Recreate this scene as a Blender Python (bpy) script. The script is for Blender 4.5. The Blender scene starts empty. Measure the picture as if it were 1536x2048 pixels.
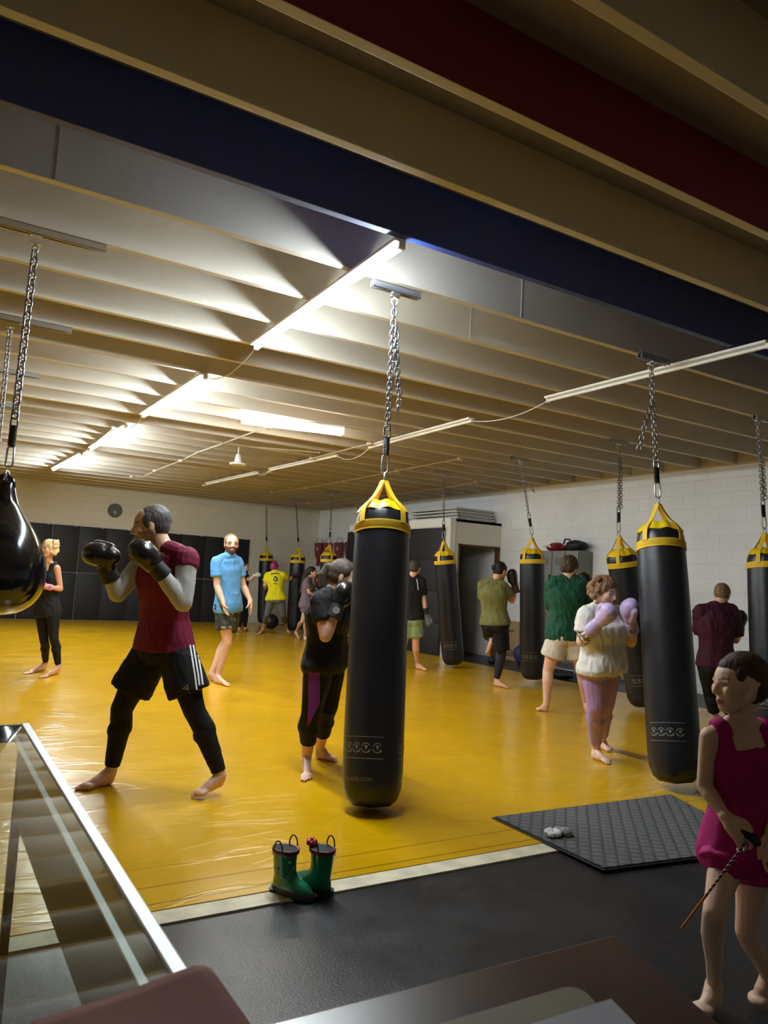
import bpy, bmesh, math, random
import numpy as np
from mathutils import Vector as V, Matrix, noise
from mathutils.bvhtree import BVHTree
R_ = random.Random(7)
C = bpy.context.scene.collection
pi = math.pi

# ---------------------------------------------------------------- camera, world, exposure
FPX, CX, CY, CAMZ = 1519.0, 768.0, 1024.0, 1.35
CAM = Matrix(((0.85195335, 0.09360712, 0.51518268),
              (-0.520729, 0.04825721, 0.85235706),
              (0.05492541, -0.99443901, 0.08985684)))          # columns: camera right, down, forward in the room
cam_data = bpy.data.cameras.new('camera')
cam_data.sensor_fit = 'HORIZONTAL'
cam_data.sensor_width = 36.0
cam_data.lens = 36.0 * FPX / 1536.0
cam_data.clip_start = 0.02
cam_data.dof.use_dof = True
cam_data.dof.focus_distance = 5.5
cam_data.dof.aperture_fstop = 14.0
cam = bpy.data.objects.new('camera', cam_data)
r, d_, f_ = CAM.col[0], CAM.col[1], CAM.col[2]
M4 = Matrix(((r[0], -d_[0], -f_[0], 0), (r[1], -d_[1], -f_[1], 0), (r[2], -d_[2], -f_[2], CAMZ), (0, 0, 0, 1)))
cam.matrix_world = M4
C.objects.link(cam)
bpy.context.scene.camera = cam
vs = bpy.context.scene.view_settings
vs.view_transform = 'Standard'; vs.look = 'None'; vs.gamma = 1.0; vs.use_curve_mapping = False
vs.exposure = 1.35
w = bpy.data.worlds.new('night'); bpy.context.scene.world = w; w.use_nodes = True
w.node_tree.nodes['Background'].inputs[0].default_value = (0.5, 0.55, 0.7, 1)
w.node_tree.nodes['Background'].inputs[1].default_value = 0.02
TUBE_POWER = 92.0         # emission strength of the lit white tubes (sides)
DOWN_EMIT_POWER = 190.0        # emitter strip added under each tube to throw light down
WARM_POWER = 22.0

def ray(u, v): return CAM @ V((u - CX, v - CY, FPX))
def P(u, v, d): return ray(u, v) * (d / FPX) + V((0, 0, CAMZ))
def G(u, v, z=0.0):
    q = ray(u, v); t = (z - CAMZ) / q[2]; return q * t + V((0, 0, CAMZ))
def onX(u, v, x):
    q = ray(u, v); return q * (x / q[0]) + V((0, 0, CAMZ))
def onY(u, v, y):
    q = ray(u, v); return q * (y / q[1]) + V((0, 0, CAMZ))
def dep(p): return (p - V((0, 0, CAMZ))).dot(CAM.col[2])
def facing(deg):      # 0 = away from the camera, 90 = to the right, 180 = towards it
    a = math.radians(deg)
    fw = V((0.5152, 0.8524, 0)).normalized(); rt = V((0.852, -0.5207, 0)).normalized()
    return fw * math.cos(a) + rt * math.sin(a)

# ---------------------------------------------------------------- materials
def lin(c):
    return tuple(((x / 255) / 12.92 if x / 255 <= 0.04045 else ((x / 255 + 0.055) / 1.055) ** 2.4) for x in c)
MATS = {}
def mat(name, rgb=(128, 128, 128), rough=0.6, metal=0.0, coat=0.0, bump=0.0, bscale=30.0, var=0.0, vscale=3.0,
        attr=False, trans=0.0, emit=None, estr=0.0, stretch=None, spec=0.5, sss=0.0, lincol=None, detail=4.0):
    if name in MATS: return MATS[name]
    m = bpy.data.materials.new(name); m.use_nodes = True
    nt = m.node_tree; b = nt.nodes['Principled BSDF']
    c = lincol or lin(rgb)
    b.inputs['Base Color'].default_value = (*c, 1)
    b.inputs['Roughness'].default_value = rough; b.inputs['Metallic'].default_value = metal
    b.inputs['Coat Weight'].default_value = coat; b.inputs['Coat Roughness'].default_value = 0.12
    b.inputs['Specular IOR Level'].default_value = spec
    b.inputs['Transmission Weight'].default_value = trans
    if emit: b.inputs['Emission Color'].default_value = (*emit, 1); b.inputs['Emission Strength'].default_value = estr
    tc = nt.nodes.new('ShaderNodeTexCoord'); mp = nt.nodes.new('ShaderNodeMapping')
    nt.links.new(tc.outputs['Object'], mp.inputs[0])
    if stretch: mp.inputs['Scale'].default_value = stretch
    col_out = None
    if attr:
        a = nt.nodes.new('ShaderNodeAttribute'); a.attribute_name = 'Col'; col_out = a.outputs['Color']
    if var > 0:
        n = nt.nodes.new('ShaderNodeTexNoise'); n.inputs['Scale'].default_value = vscale; n.inputs['Detail'].default_value = 5
        nt.links.new(mp.outputs[0], n.inputs['Vector'])
        r1 = nt.nodes.new('ShaderNodeMapRange'); r1.inputs['From Min'].default_value = 0.25; r1.inputs['From Max'].default_value = 0.75
        r1.inputs['To Min'].default_value = 1 - var; r1.inputs['To Max'].default_value = 1 + var
        nt.links.new(n.outputs['Fac'], r1.inputs['Value'])
        mx = nt.nodes.new('ShaderNodeVectorMath'); mx.operation = 'SCALE'
        if col_out: nt.links.new(col_out, mx.inputs[0])
        else: mx.inputs[0].default_value = c
        nt.links.new(r1.outputs[0], mx.inputs['Scale']); col_out = mx.outputs[0]
    if col_out: nt.links.new(col_out, b.inputs['Base Color'])
    if bump > 0:
        n = nt.nodes.new('ShaderNodeTexNoise'); n.inputs['Scale'].default_value = bscale; n.inputs['Detail'].default_value = detail
        nt.links.new(mp.outputs[0], n.inputs['Vector'])
        bp = nt.nodes.new('ShaderNodeBump'); bp.inputs['Strength'].default_value = 1.0; bp.inputs['Distance'].default_value = bump
        nt.links.new(n.outputs['Fac'], bp.inputs['Height']); nt.links.new(bp.outputs[0], b.inputs['Normal'])
    MATS[name] = m
    return m

# ---------------------------------------------------------------- object helpers
def setp(o, label=None, cat=None, group=None, kind=None):
    if label: o['label'] = label
    if cat: o['category'] = cat
    if group: o['group'] = group
    if kind: o['kind'] = kind
    return o
def empty(name, loc, label=None, cat=None, group=None):
    o = bpy.data.objects.new(name, None); o.location = loc; o.empty_display_size = 0.1
    C.objects.link(o); return setp(o, label, cat, group)
class Geo:
    """collects closed shapes in world space"""
    def __init__(s): s.v = []; s.f = []; s.m = []
    def add(s, vs_, fs, m=0):
        k = len(s.v); s.v += [tuple(q) for q in vs_]; s.f += [tuple(i + k for i in f) for f in fs]; s.m += [m] * len(fs); return s
    def box(s, a, b, m=0):
        x0, y0, z0 = a; x1, y1, z1 = b
        vv = [(x0, y0, z0), (x1, y0, z0), (x1, y1, z0), (x0, y1, z0), (x0, y0, z1), (x1, y0, z1), (x1, y1, z1), (x0, y1, z1)]
        return s.add(vv, [(0, 3, 2, 1), (4, 5, 6, 7), (0, 1, 5, 4), (1, 2, 6, 5), (2, 3, 7, 6), (3, 0, 4, 7)], m)
    def obox(s, c, X, Y, Z, m=0):          # oriented box, half axes
        c, X, Y, Z = V(c), V(X), V(Y), V(Z)
        vv = [c + X * a + Y * b + Z * e for e in (-1, 1) for a, b in ((-1, -1), (1, -1), (1, 1), (-1, 1))]
        fs = [(0, 3, 2, 1), (4, 5, 6, 7), (0, 1, 5, 4), (1, 2, 6, 5), (2, 3, 7, 6), (3, 0, 4, 7)]
        if X.cross(Y).dot(Z) < 0: fs = [f[::-1] for f in fs]
        return s.add(vv, fs, m)
    def loft(s, rings, m=0, close=True):
        n = len(rings[0]); vv = [p for r in rings for p in r]; fs = []
        for i in range(len(rings) - 1):
            for j in range(n):
                a, b = i * n + j, i * n + (j + 1) % n
                fs.append((a, b, b + n, a + n))
        if close: fs.append(tuple(range(n))[::-1]); fs.append(tuple(range((len(rings) - 1) * n, len(rings) * n)))
        return s.add(vv, fs, m)
    def ell(s, c, X, Y, Z, m=0, n=16, k=10):
        c, X, Y, Z = V(c), V(X), V(Y), V(Z)
        if X.cross(Y).dot(Z) < 0: X = -X
        vv = [c - Z]; fs = []
        for i in range(1, k):
            t = pi * i / k
            for j in range(n):
                a = 2 * pi * j / n
                vv.append(c - Z * math.cos(t) + (X * math.cos(a) + Y * math.sin(a)) * math.sin(t))
        vv.append(c + Z)
        for j in range(n): fs.append((0, 1 + (j + 1) % n, 1 + j))
        for i in range(k - 2):
            for j in range(n):
                a, b = 1 + i * n + j, 1 + i * n + (j + 1) % n
                fs.append((a, b, b + n, a + n))
        L = len(vv) - 1; q = 1 + (k - 2) * n
        for j in range(n): fs.append((q + j, q + (j + 1) % n, L))
        return s.add(vv, fs, m)
    def sph(s, c, r, m=0, n=14, k=9): return s.ell(c, (r, 0, 0), (0, r, 0), (0, 0, r), m, n, k)
    def cap(s, p0, p1, r0, r1, m=0, n=14, flat=False, lat=None, sq=1.0):
        """tapered capsule; sq squashes the section across `lat`"""
        p0, p1 = V(p0), V(p1); ax = p1 - p0; L = ax.length
        if L < 1e-6: return s.sph(p0, r0, m)
        ax /= L
        if lat is None: lat = V((1, 0, 0)) if abs(ax.x) < 0.7 else V((0, 1, 0))
        U = (V(lat) - ax * V(lat).dot(ax)).normalized(); W = ax.cross(U)
        def ring(c, r): return [c + U * (r * math.cos(2 * pi * j / n)) + W * (r * sq * math.sin(2 * pi * j / n)) for j in range(n)]
        rs = []
        if not flat:
            for t in (75, 50, 25): rs.append(ring(p0 - ax * r0 * math.sin(math.radians(t)), r0 * math.cos(math.radians(t))))
        rs.append(ring(p0, r0)); rs.append(ring(p1, r1))
        if not flat:
            for t in (25, 50, 75): rs.append(ring(p1 + ax * r1 * math.sin(math.radians(t)), r1 * math.cos(math.radians(t))))
        return s.loft(rs, m)
    def cyl(s, p0, p1, r, m=0, n=16): return s.cap(p0, p1, r, r, m, n, True)
    def path(s, pts, r, m=0, n=8):
        """smooth tube along points"""
        pts = [V(p) for p in pts]; rr = r if isinstance(r, (list, tuple)) else [r] * len(pts)
        rings = []; U = None
        for i, p in enumerate(pts):
            t = (pts[min(i + 1, len(pts) - 1)] - pts[max(i - 1, 0)])
            t = t.normalized() if t.length > 1e-9 else V((0, 0, 1))
            if U is None: U = t.orthogonal().normalized()
            else:
                U = U - t * U.dot(t); U = U.normalized() if U.length > 1e-6 else t.orthogonal().normalized()
            W = t.cross(U)
            rings.append([p + U * (rr[i] * math.cos(2 * pi * j / n)) + W * (rr[i] * math.sin(2 * pi * j / n)) for j in range(n)])
        return s.loft(rings, m)
    def lathe(s, o, ax, prof, m=0, n=32, U=None):
        """prof: (distance along ax, radius)"""
        o, ax = V(o), V(ax).normalized(); U = U or ax.orthogonal().normalized(); W = ax.cross(U)
        rings = [[o + ax * t + U * (max(r, 1e-4) * math.cos(2 * pi * j / n)) + W * (max(r, 1e-4) * math.sin(2 * pi * j / n)) for j in range(n)] for t, r in prof]
        return s.loft(rings, m)
    def ring(s, c, N, R, r, m=0, n=20, k=8, U=None, ry=None):
        c, N = V(c), V(N).normalized(); U = (U or N.orthogonal()).normalized(); W = N.cross(U); ry = ry or R
        vv = []; fs = []
        for i in range(n):
            a = 2 * pi * i / n; e = U * math.cos(a) * R + W * math.sin(a) * ry; dn = (U * math.cos(a) + W * math.sin(a))
            for j in range(k):
                b = 2 * pi * j / k; vv.append(c + e + dn * (r * math.cos(b)) + N * (r * math.sin(b)))
        for i in range(n):
            for j in range(k):
                fs.append((i * k + j, ((i + 1) % n) * k + j, ((i + 1) % n) * k + (j + 1) % k, i * k + (j + 1) % k))
        return s.add(vv, fs, m)
    def mesh(s, name):
        me = bpy.data.meshes.new(name); me.from_pydata(s.v, [], s.f); me.update(); return me
def fin(o, mats, parent, smooth=True, origin=None):
    for m in (mats if isinstance(mats, (list, tuple)) else [mats]): o.data.materials.append(m)
    if smooth:
        o.data.polygons.foreach_set('use_smooth', [True] * len(o.data.polygons))
    if parent is not None:
        o.parent = parent
        o.data.transform(Matrix.Translation(-parent.matrix_world.translation if parent.parent is None else -V(origin_of(parent))))
    return o
def origin_of(o):
    p = V(o.location)
    q = o.parent
    while q is not None: p = p + V(q.location); q = q.parent
    return p
def obj(name, g, mats, parent=None, smooth=False, bevel=0.0, auto=None, recalc=True, **kw):
    """one mesh object out of a Geo in room coordinates"""
    me = g.mesh(name)
    if recalc or g.m:
        bm = bmesh.new(); bm.from_mesh(me); bmesh.ops.recalc_face_normals(bm, faces=bm.faces)
        for i, f in enumerate(bm.faces): f.material_index = g.m[i]
        bm.to_mesh(me); bm.free()
    o = bpy.data.objects.new(name, me); C.objects.link(o)
    for m in (mats if isinstance(mats, (list, tuple)) else [mats]): me.materials.append(m)
    if smooth:
        me.polygons.foreach_set('use_smooth', [True] * len(me.polygons))
        if auto: me.set_sharp_from_angle(angle=math.radians(auto))
    if parent is not None:
        me.transform(Matrix.Translation(-origin_of(parent))); o.parent = parent
    else:
        c = [sum((V(b) for b in o.bound_box), V()) / 8][0]; c.z = min(b[2] for b in o.bound_box)
        me.transform(Matrix.Translation(-c)); o.location = c
    if bevel:
        b = o.modifiers.new('bevel', 'BEVEL'); b.width = bevel; b.segments = 2; b.limit_method = 'ANGLE'
    return setp(o, **kw)
def voxel(name, g, size, mats, parent, it=4, colour=None, fold=0.0, fscale=6.0, floor=None, factor=0.5, seed=0, **kw):
    """union of the closed shapes in g as one continuous skin"""
    me = g.mesh(name); o = bpy.data.objects.new(name + '_t', me); C.objects.link(o)
    m = o.modifiers.new('r', 'REMESH'); m.mode = 'VOXEL'; m.voxel_size = size; m.adaptivity = 0
    if it:
        m = o.modifiers.new('s', 'SMOOTH'); m.iterations = it; m.factor = factor
    dg = bpy.context.evaluated_depsgraph_get()
    nm = bpy.data.meshes.new_from_object(o.evaluated_get(dg)); nm.name = name
    bpy.data.objects.remove(o); bpy.data.meshes.remove(me)
    n = len(nm.vertices); co = np.empty(n * 3); nm.vertices.foreach_get('co', co); co = co.reshape(-1, 3)
    if fold:
        no = np.empty(n * 3); nm.vertices.foreach_get('normal', no); no = no.reshape(-1, 3)
        q = np.array([noise.noise(V((c[0] * fscale + seed, c[1] * fscale, c[2] * fscale * 0.45))) for c in co])
        q2 = np.array([noise.noise(V((c[0] * fscale * 2.1 + c[2] * 4, c[1] * fscale * 2.1, c[2] * fscale * 1.1 + seed))) for c in co])
        q = np.clip(1 - np.abs(q) * 2.6, 0, 1) * .6 + np.clip(1 - np.abs(q2) * 3.2, 0, 1) * .45
        co += no * q[:, None] * fold
    if floor is not None: co[:, 2] = np.maximum(co[:, 2], floor)
    nm.vertices.foreach_set('co', co.reshape(-1))
    if colour is not None:
        col = np.ones((n, 4)); col[:, :3] = colour(co)
        a = nm.color_attributes.new('Col', 'FLOAT_COLOR', 'POINT'); a.data.foreach_set('color', col.reshape(-1))
    nm.transform(Matrix.Translation(-origin_of(parent)))
    nm.polygons.foreach_set('use_smooth', [True] * len(nm.polygons))
    nm.materials.clear()
    for mm in (mats if isinstance(mats, (list, tuple)) else [mats]): nm.materials.append(mm)
    o = bpy.data.objects.new(name, nm); C.objects.link(o); o.parent = parent
    return setp(o, **kw)
def ordinal(i): return ['first', 'second', 'third', 'fourth', 'fifth', 'sixth', 'seventh', 'eighth', 'ninth', 'tenth', 'eleventh', 'twelfth'][i]
# ---------------------------------------------------------------- room
CEIL, DECK, WX, WY = 3.25, 3.60, 9.7, 19.6
XL, YB = -6.0, -3.2
def node_mat(name, rgb, rough, build, coat=0.0, spec=0.5):
    m = bpy.data.materials.new(name); m.use_nodes = True; nt = m.node_tree; b = nt.nodes['Principled BSDF']
    b.inputs['Base Color'].default_value = (*lin(rgb), 1); b.inputs['Roughness'].default_value = rough
    b.inputs['Coat Weight'].default_value = coat; b.inputs['Specular IOR Level'].default_value = spec
    tc = nt.nodes.new('ShaderNodeTexCoord')
    build(nt, b, tc, nt.nodes.new, nt.links.new); return m
def mathn(nt, op, a, b=None, c=None):
    n = nt.nodes.new('ShaderNodeMath'); n.operation = op
    for i, x in enumerate((a, b, c)):
        if x is None: continue
        if isinstance(x, (int, float)): n.inputs[i].default_value = x
        else: nt.links.new(x, n.inputs[i])
    return n.outputs[0]
def block_wall(name, rgb, axis):
    def build(nt, b, tc, N, L):
        s = N('ShaderNodeSeparateXYZ'); L(tc.outputs['Object'], s.inputs[0])
        c = N('ShaderNodeCombineXYZ'); L(s.outputs[axis], c.inputs[0]); L(s.outputs[2], c.inputs[1])
        br = N('ShaderNodeTexBrick'); L(c.outputs[0], br.inputs['Vector'])
        br.inputs['Scale'].default_value = 1.0; br.inputs['Brick Width'].default_value = 0.41; br.inputs['Row Height'].default_value = 0.205
        br.inputs['Mortar Size'].default_value = 0.004; br.inputs['Mortar Smooth'].default_value = 0.4
        n = N('ShaderNodeTexNoise'); n.inputs['Scale'].default_value = 60; n.inputs['Detail'].default_value = 4; L(tc.outputs['Object'], n.inputs['Vector'])
        n2 = N('ShaderNodeTexNoise'); n2.inputs['Scale'].default_value = 1.5; n2.inputs['Detail'].default_value = 6; L(tc.outputs['Object'], n2.inputs['Vector'])
        h = mathn(nt, 'SUBTRACT', mathn(nt, 'MULTIPLY', n.outputs['Fac'], 0.35), br.outputs['Fac'])
        bp = N('ShaderNodeBump'); bp.inputs['Distance'].default_value = 0.0026; L(h, bp.inputs['Height']); L(bp.outputs[0], b.inputs['Normal'])
        r1 = N('ShaderNodeMapRange'); r1.inputs['From Min'].default_value = .3; r1.inputs['From Max'].default_value = .7; r1.inputs['To Min'].default_value = .93; r1.inputs['To Max'].default_value = 1.03
        L(n2.outputs['Fac'], r1.inputs['Value'])
        f = mathn(nt, 'MULTIPLY', r1.outputs[0], mathn(nt, 'SUBTRACT', 1.0, mathn(nt, 'MULTIPLY', br.outputs['Fac'], 0.05)))
        v = N('ShaderNodeVectorMath'); v.operation = 'SCALE'; v.inputs[0].default_value = lin(rgb); L(f, v.inputs['Scale']); L(v.outputs[0], b.inputs['Base Color'])
    return node_mat(name, rgb, 0.55, build)
m_wallR = block_wall('white painted block', (240, 244, 248), 1)
m_wallB = block_wall('cream painted block', (222, 217, 200), 0)
def joist_paint(name, rgb, rough=0.55):
    def build(nt, b, tc, N, L):
        n = N('ShaderNodeTexNoise'); n.inputs['Scale'].default_value = 9; n.inputs['Detail'].default_value = 7; n.inputs['Roughness'].default_value = .65
        L(tc.outputs['Object'], n.inputs['Vector'])
        v = N('ShaderNodeTexVoronoi'); v.inputs['Scale'].default_value = 14; L(tc.outputs['Object'], v.inputs['Vector'])
        mk = N('ShaderNodeTexNoise'); mk.inputs['Scale'].default_value = 1.2; L(tc.outputs['Object'], mk.inputs['Vector'])
        k = mathn(nt, 'MULTIPLY', mathn(nt, 'GREATER_THAN', mk.outputs['Fac'], 0.52), mathn(nt, 'MULTIPLY', mathn(nt, 'SMOOTH_MIN', v.outputs['Distance'], 0.12, 0.02), 4.0))
        h = mathn(nt, 'ADD', mathn(nt, 'MULTIPLY', n.outputs['Fac'], 0.5), k)
        bp = N('ShaderNodeBump'); bp.inputs['Distance'].default_value = 0.005; bp.inputs['Strength'].default_value = .85; L(h, bp.inputs['Height']); L(bp.outputs[0], b.inputs['Normal'])
        n2 = N('ShaderNodeTexNoise'); n2.inputs['Scale'].default_value = 0.9; n2.inputs['Detail'].default_value = 6; L(tc.outputs['Object'], n2.inputs['Vector'])
        r1 = N('ShaderNodeMapRange'); r1.inputs['From Min'].default_value = .3; r1.inputs['From Max'].default_value = .7; r1.inputs['To Min'].default_value = .9; r1.inputs['To Max'].default_value = 1.05
        L(n2.outputs['Fac'], r1.inputs['Value'])
        vv = N('ShaderNodeVectorMath'); vv.operation = 'SCALE'; vv.inputs[0].default_value = lin(rgb); L(r1.outputs[0], vv.inputs['Scale']); L(vv.outputs[0], b.inputs['Base Color'])
    return node_mat(name, rgb, rough, build)
m_cream = joist_paint('cream joist paint', (204, 197, 184))
m_navy = joist_paint('navy joist paint', (40, 66, 150), .45)
m_maroon_j = joist_paint('maroon joist paint', (124, 26, 70), .45)
m_deck = joist_paint('cream deck paint', (184, 168, 142))

def vinyl_floor():
    def build(nt, b, tc, N, L):
        s = N('ShaderNodeSeparateXYZ'); L(tc.outputs['Object'], s.inputs[0])
        mp = N('ShaderNodeMapping'); mp.inputs['Scale'].default_value = (0.5, 1.3, 1); mp.inputs['Rotation'].default_value = (0, 0, 0.25); L(tc.outputs['Object'], mp.inputs[0])
        w = N('ShaderNodeTexNoise'); w.inputs['Scale'].default_value = 2.2; w.inputs['Detail'].default_value = 5; w.inputs['Distortion'].default_value = 1.2; L(mp.outputs[0], w.inputs['Vector'])
        r = mathn(nt, 'ABSOLUTE', mathn(nt, 'SUBTRACT', w.outputs['Fac'], 0.5))
        ridge = mathn(nt, 'SUBTRACT', 1.0, mathn(nt, 'MINIMUM', mathn(nt, 'MULTIPLY', r, 22.0), 1.0))
        big = N('ShaderNodeTexNoise'); big.inputs['Scale'].default_value = 1.1; big.inputs['Detail'].default_value = 3; L(mp.outputs[0], big.inputs['Vector'])
        fine = N('ShaderNodeTexNoise'); fine.inputs['Scale'].default_value = 26; fine.inputs['Detail'].default_value = 4; L(mp.outputs[0], fine.inputs['Vector'])
        # welded seams every 1.4 m, running along X, and one crease near the front edge
        sy = mathn(nt, 'ABSOLUTE', mathn(nt, 'SUBTRACT', mathn(nt, 'MODULO', mathn(nt, 'ADD', s.outputs[1], 9.74), 1.4), 0.7))
        sm = mathn(nt, 'LESS_THAN', sy, 0.004)
        cr = mathn(nt, 'LESS_THAN', mathn(nt, 'ABSOLUTE', mathn(nt, 'SUBTRACT', s.outputs[1], mathn(nt, 'ADD', 3.33, mathn(nt, 'MULTIPLY', big.outputs['Fac'], 0.03)))), 0.005)
        cr2 = mathn(nt, 'LESS_THAN', mathn(nt, 'ABSOLUTE', mathn(nt, 'SUBTRACT', s.outputs[1], mathn(nt, 'ADD', 3.165, mathn(nt, 'MULTIPLY', big.outputs['Fac'], 0.02)))), 0.006)
        crease = mathn(nt, 'ADD', mathn(nt, 'MAXIMUM', cr, cr2), mathn(nt, 'MULTIPLY', sm, 0.35))
        h = mathn(nt, 'SUBTRACT', mathn(nt, 'ADD', mathn(nt, 'ADD', mathn(nt, 'MULTIPLY', ridge, 0.22), mathn(nt, 'MULTIPLY', big.outputs['Fac'], 1.5)), mathn(nt, 'MULTIPLY', fine.outputs['Fac'], 0.06)), crease)
        bp = N('ShaderNodeBump'); bp.inputs['Distance'].default_value = 0.009; bp.inputs['Strength'].default_value = .6; L(h, bp.inputs['Height']); L(bp.outputs[0], b.inputs['Normal'])
        st = N('ShaderNodeTexNoise'); st.inputs['Scale'].default_value = 1.7; st.inputs['Detail'].default_value = 8; st.inputs['Roughness'].default_value = .7; L(tc.outputs['Object'], st.inputs['Vector'])
        r1 = N('ShaderNodeMapRange'); r1.inputs['From Min'].default_value = .3; r1.inputs['From Max'].default_value = .7; r1.inputs['To Min'].default_value = .88; r1.inputs['To Max'].default_value = 1.04
        L(st.outputs['Fac'], r1.inputs['Value'])
        f = mathn(nt, 'MULTIPLY', r1.outputs[0], mathn(nt, 'SUBTRACT', 1.0, mathn(nt, 'MULTIPLY', crease, 0.5)))
        vv = N('ShaderNodeVectorMath'); vv.operation = 'SCALE'; vv.inputs[0].default_value = lin((218, 168, 5)); L(f, vv.inputs['Scale']); L(vv.outputs[0], b.inputs['Base Color'])
        rr = N('ShaderNodeMapRange'); rr.inputs['To Min'].default_value = .14; rr.inputs['To Max'].default_value = .30; L(st.outputs['Fac'], rr.inputs['Value']); L(rr.outputs[0], b.inputs['Roughness'])
    return node_mat('yellow vinyl', (230, 170, 10), 0.3, build)
m_mat = vinyl_floor()
def rubber():
    def build(nt, b, tc, N, L):
        s = N('ShaderNodeSeparateXYZ'); L(tc.outputs['Object'], s.inputs[0])
        sx = mathn(nt, 'LESS_THAN', mathn(nt, 'ABSOLUTE', mathn(nt, 'SUBTRACT', mathn(nt, 'MODULO', mathn(nt, 'ADD', s.outputs[0], 8.93), 1.22), 0.61)), 0.004)
        sy = mathn(nt, 'LESS_THAN', mathn(nt, 'ABSOLUTE', mathn(nt, 'SUBTRACT', mathn(nt, 'MODULO', mathn(nt, 'ADD', s.outputs[1], 8.3), 1.83), 0.9)), 0.004)
        seam = mathn(nt, 'MAXIMUM', sx, sy)
        n = N('ShaderNodeTexNoise'); n.inputs['Scale'].default_value = 140; n.inputs['Detail'].default_value = 3; L(tc.outputs['Object'], n.inputs['Vector'])
        st = N('ShaderNodeTexNoise'); st.inputs['Scale'].default_value = 2.2; st.inputs['Detail'].default_value = 8; st.inputs['Roughness'].default_value = .7; L(tc.outputs['Object'], st.inputs['Vector'])
        sc = N('ShaderNodeMapping'); sc.inputs['Scale'].default_value = (1.2, 14, 1); sc.inputs['Rotation'].default_value = (0, 0, -.35); L(tc.outputs['Object'], sc.inputs[0])
        s2 = N('ShaderNodeTexNoise'); s2.inputs['Scale'].default_value = 1.4; s2.inputs['Detail'].default_value = 6; L(sc.outputs[0], s2.inputs['Vector'])
        scr = mathn(nt, 'MULTIPLY', mathn(nt, 'GREATER_THAN', s2.outputs['Fac'], 0.66), 0.5)
        h = mathn(nt, 'SUBTRACT', mathn(nt, 'ADD', n.outputs['Fac'], scr), mathn(nt, 'MULTIPLY', seam, 3.0))
        bp = N('ShaderNodeBump'); bp.inputs['Distance'].default_value = 0.0012; L(h, bp.inputs['Height']); L(bp.outputs[0], b.inputs['Normal'])
        rr = N('ShaderNodeMapRange'); rr.inputs['From Min'].default_value = .3; rr.inputs['From Max'].default_value = .7; rr.inputs['To Min'].default_value = .3; rr.inputs['To Max'].default_value = .48
        L(st.outputs['Fac'], rr.inputs['Value']); L(rr.outputs[0], b.inputs['Roughness'])
        r1 = N('ShaderNodeMapRange'); r1.inputs['From Min'].default_value = .3; r1.inputs['From Max'].default_value = .75; r1.inputs['To Min'].default_value = .75; r1.inputs['To Max'].default_value = 1.5
        L(st.outputs['Fac'], r1.inputs['Value'])
        f = mathn(nt, 'MULTIPLY', r1.outputs[0], mathn(nt, 'SUBTRACT', 1.0, mathn(nt, 'MULTIPLY', seam, 0.8)))
        vv = N('ShaderNodeVectorMath'); vv.operation = 'SCALE'; vv.inputs[0].default_value = lin((31, 31, 35)); L(f, vv.inputs['Scale']); L(vv.outputs[0], b.inputs['Base Color'])
    return node_mat('black rubber tiles', (40, 40, 44), 0.4, build)
m_rub = rubber()
m_strip = mat('worn pale plywood', (224, 214, 184), .7, bump=.002, bscale=20, var=.25, vscale=9)
m_black = mat('black plastic', (22, 22, 24), .45)
m_blackvinyl = mat('black vinyl', (26, 27, 33), .6, bump=.0015, bscale=9, spec=.5)
m_steel = mat('zinc steel', (190, 192, 195), .35, .9)
m_chain = mat('chain steel', (150, 150, 155), .3, 1.0)
m_dark = mat('dark metal', (34, 34, 38), .4, .6)
m_white = mat('white enamel', (235, 235, 232), .35)
m_strap = mat('yellow webbing', (232, 190, 40), .6, bump=.0008, bscale=180, var=.1, vscale=8)
m_emit = mat('lit tube', (255, 255, 255), .5, emit=(0.84, 0.95, 1.0), estr=TUBE_POWER)
m_down_emit = mat('added down emitter', (255, 255, 255), .5, emit=(0.86, 0.95, 1.0), estr=DOWN_EMIT_POWER)
m_warm = mat('lit warm diffuser', (255, 250, 240), .5, emit=(1.0, 0.88, 0.72), estr=WARM_POWER)

def struct(name, g, m, **kw): return obj(name, g, m, kind='structure', **kw)
def keep(o):      # put a wide structure's origin at the room origin, so object coordinates are metres in the room
    o.data.transform(Matrix.Translation(o.location)); o.location = (0, 0, 0); return o
keep(struct('floor', Geo().box((XL, YB, -.12), (WX, WY, -.012)), m_rub))
keep(struct('trim_1', Geo().box((XL, 3.0, -.012), (8.42, 3.12, -.004)), m_strip, label='worn pale plywood strip between yellow mat and black rubber'))
keep(obj('floor_mat', Geo().box((XL, 3.115, -.0115), (8.42, WY - .06, 0.0)), m_mat, label='large yellow vinyl training mat covering most of the floor', cat='mat'))
keep(struct('wall_right', Geo().box((WX, YB, -.1), (WX + .2, WY + .2, DECK)), m_wallR))
keep(struct('wall_back', Geo().box((XL, WY, -.1), (WX, WY + .2, DECK)), m_wallB))
keep(struct('wall_left', Geo().box((XL - .2, YB, -.1), (XL, WY + .2, DECK)), m_wallB))
keep(struct('wall_front', Geo().box((XL, YB - .2, -.1), (WX, YB, DECK)), m_wallB))
ceil = keep(struct('ceiling', Geo().box((XL, YB, DECK), (WX, WY, DECK + .1)), m_deck))
JY = [1.70, 2.30, 2.89, 3.49, 4.07, 4.69, 5.31, 5.94, 6.54, 7.14, 7.77, 8.40, 9.01, 9.66]
y = JY[-1]
while y + .61 < WY - .1: y += .61; JY.append(y)
JY = [-1.9, -1.3, -.7, -.1, .5, 1.1] + JY
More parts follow.
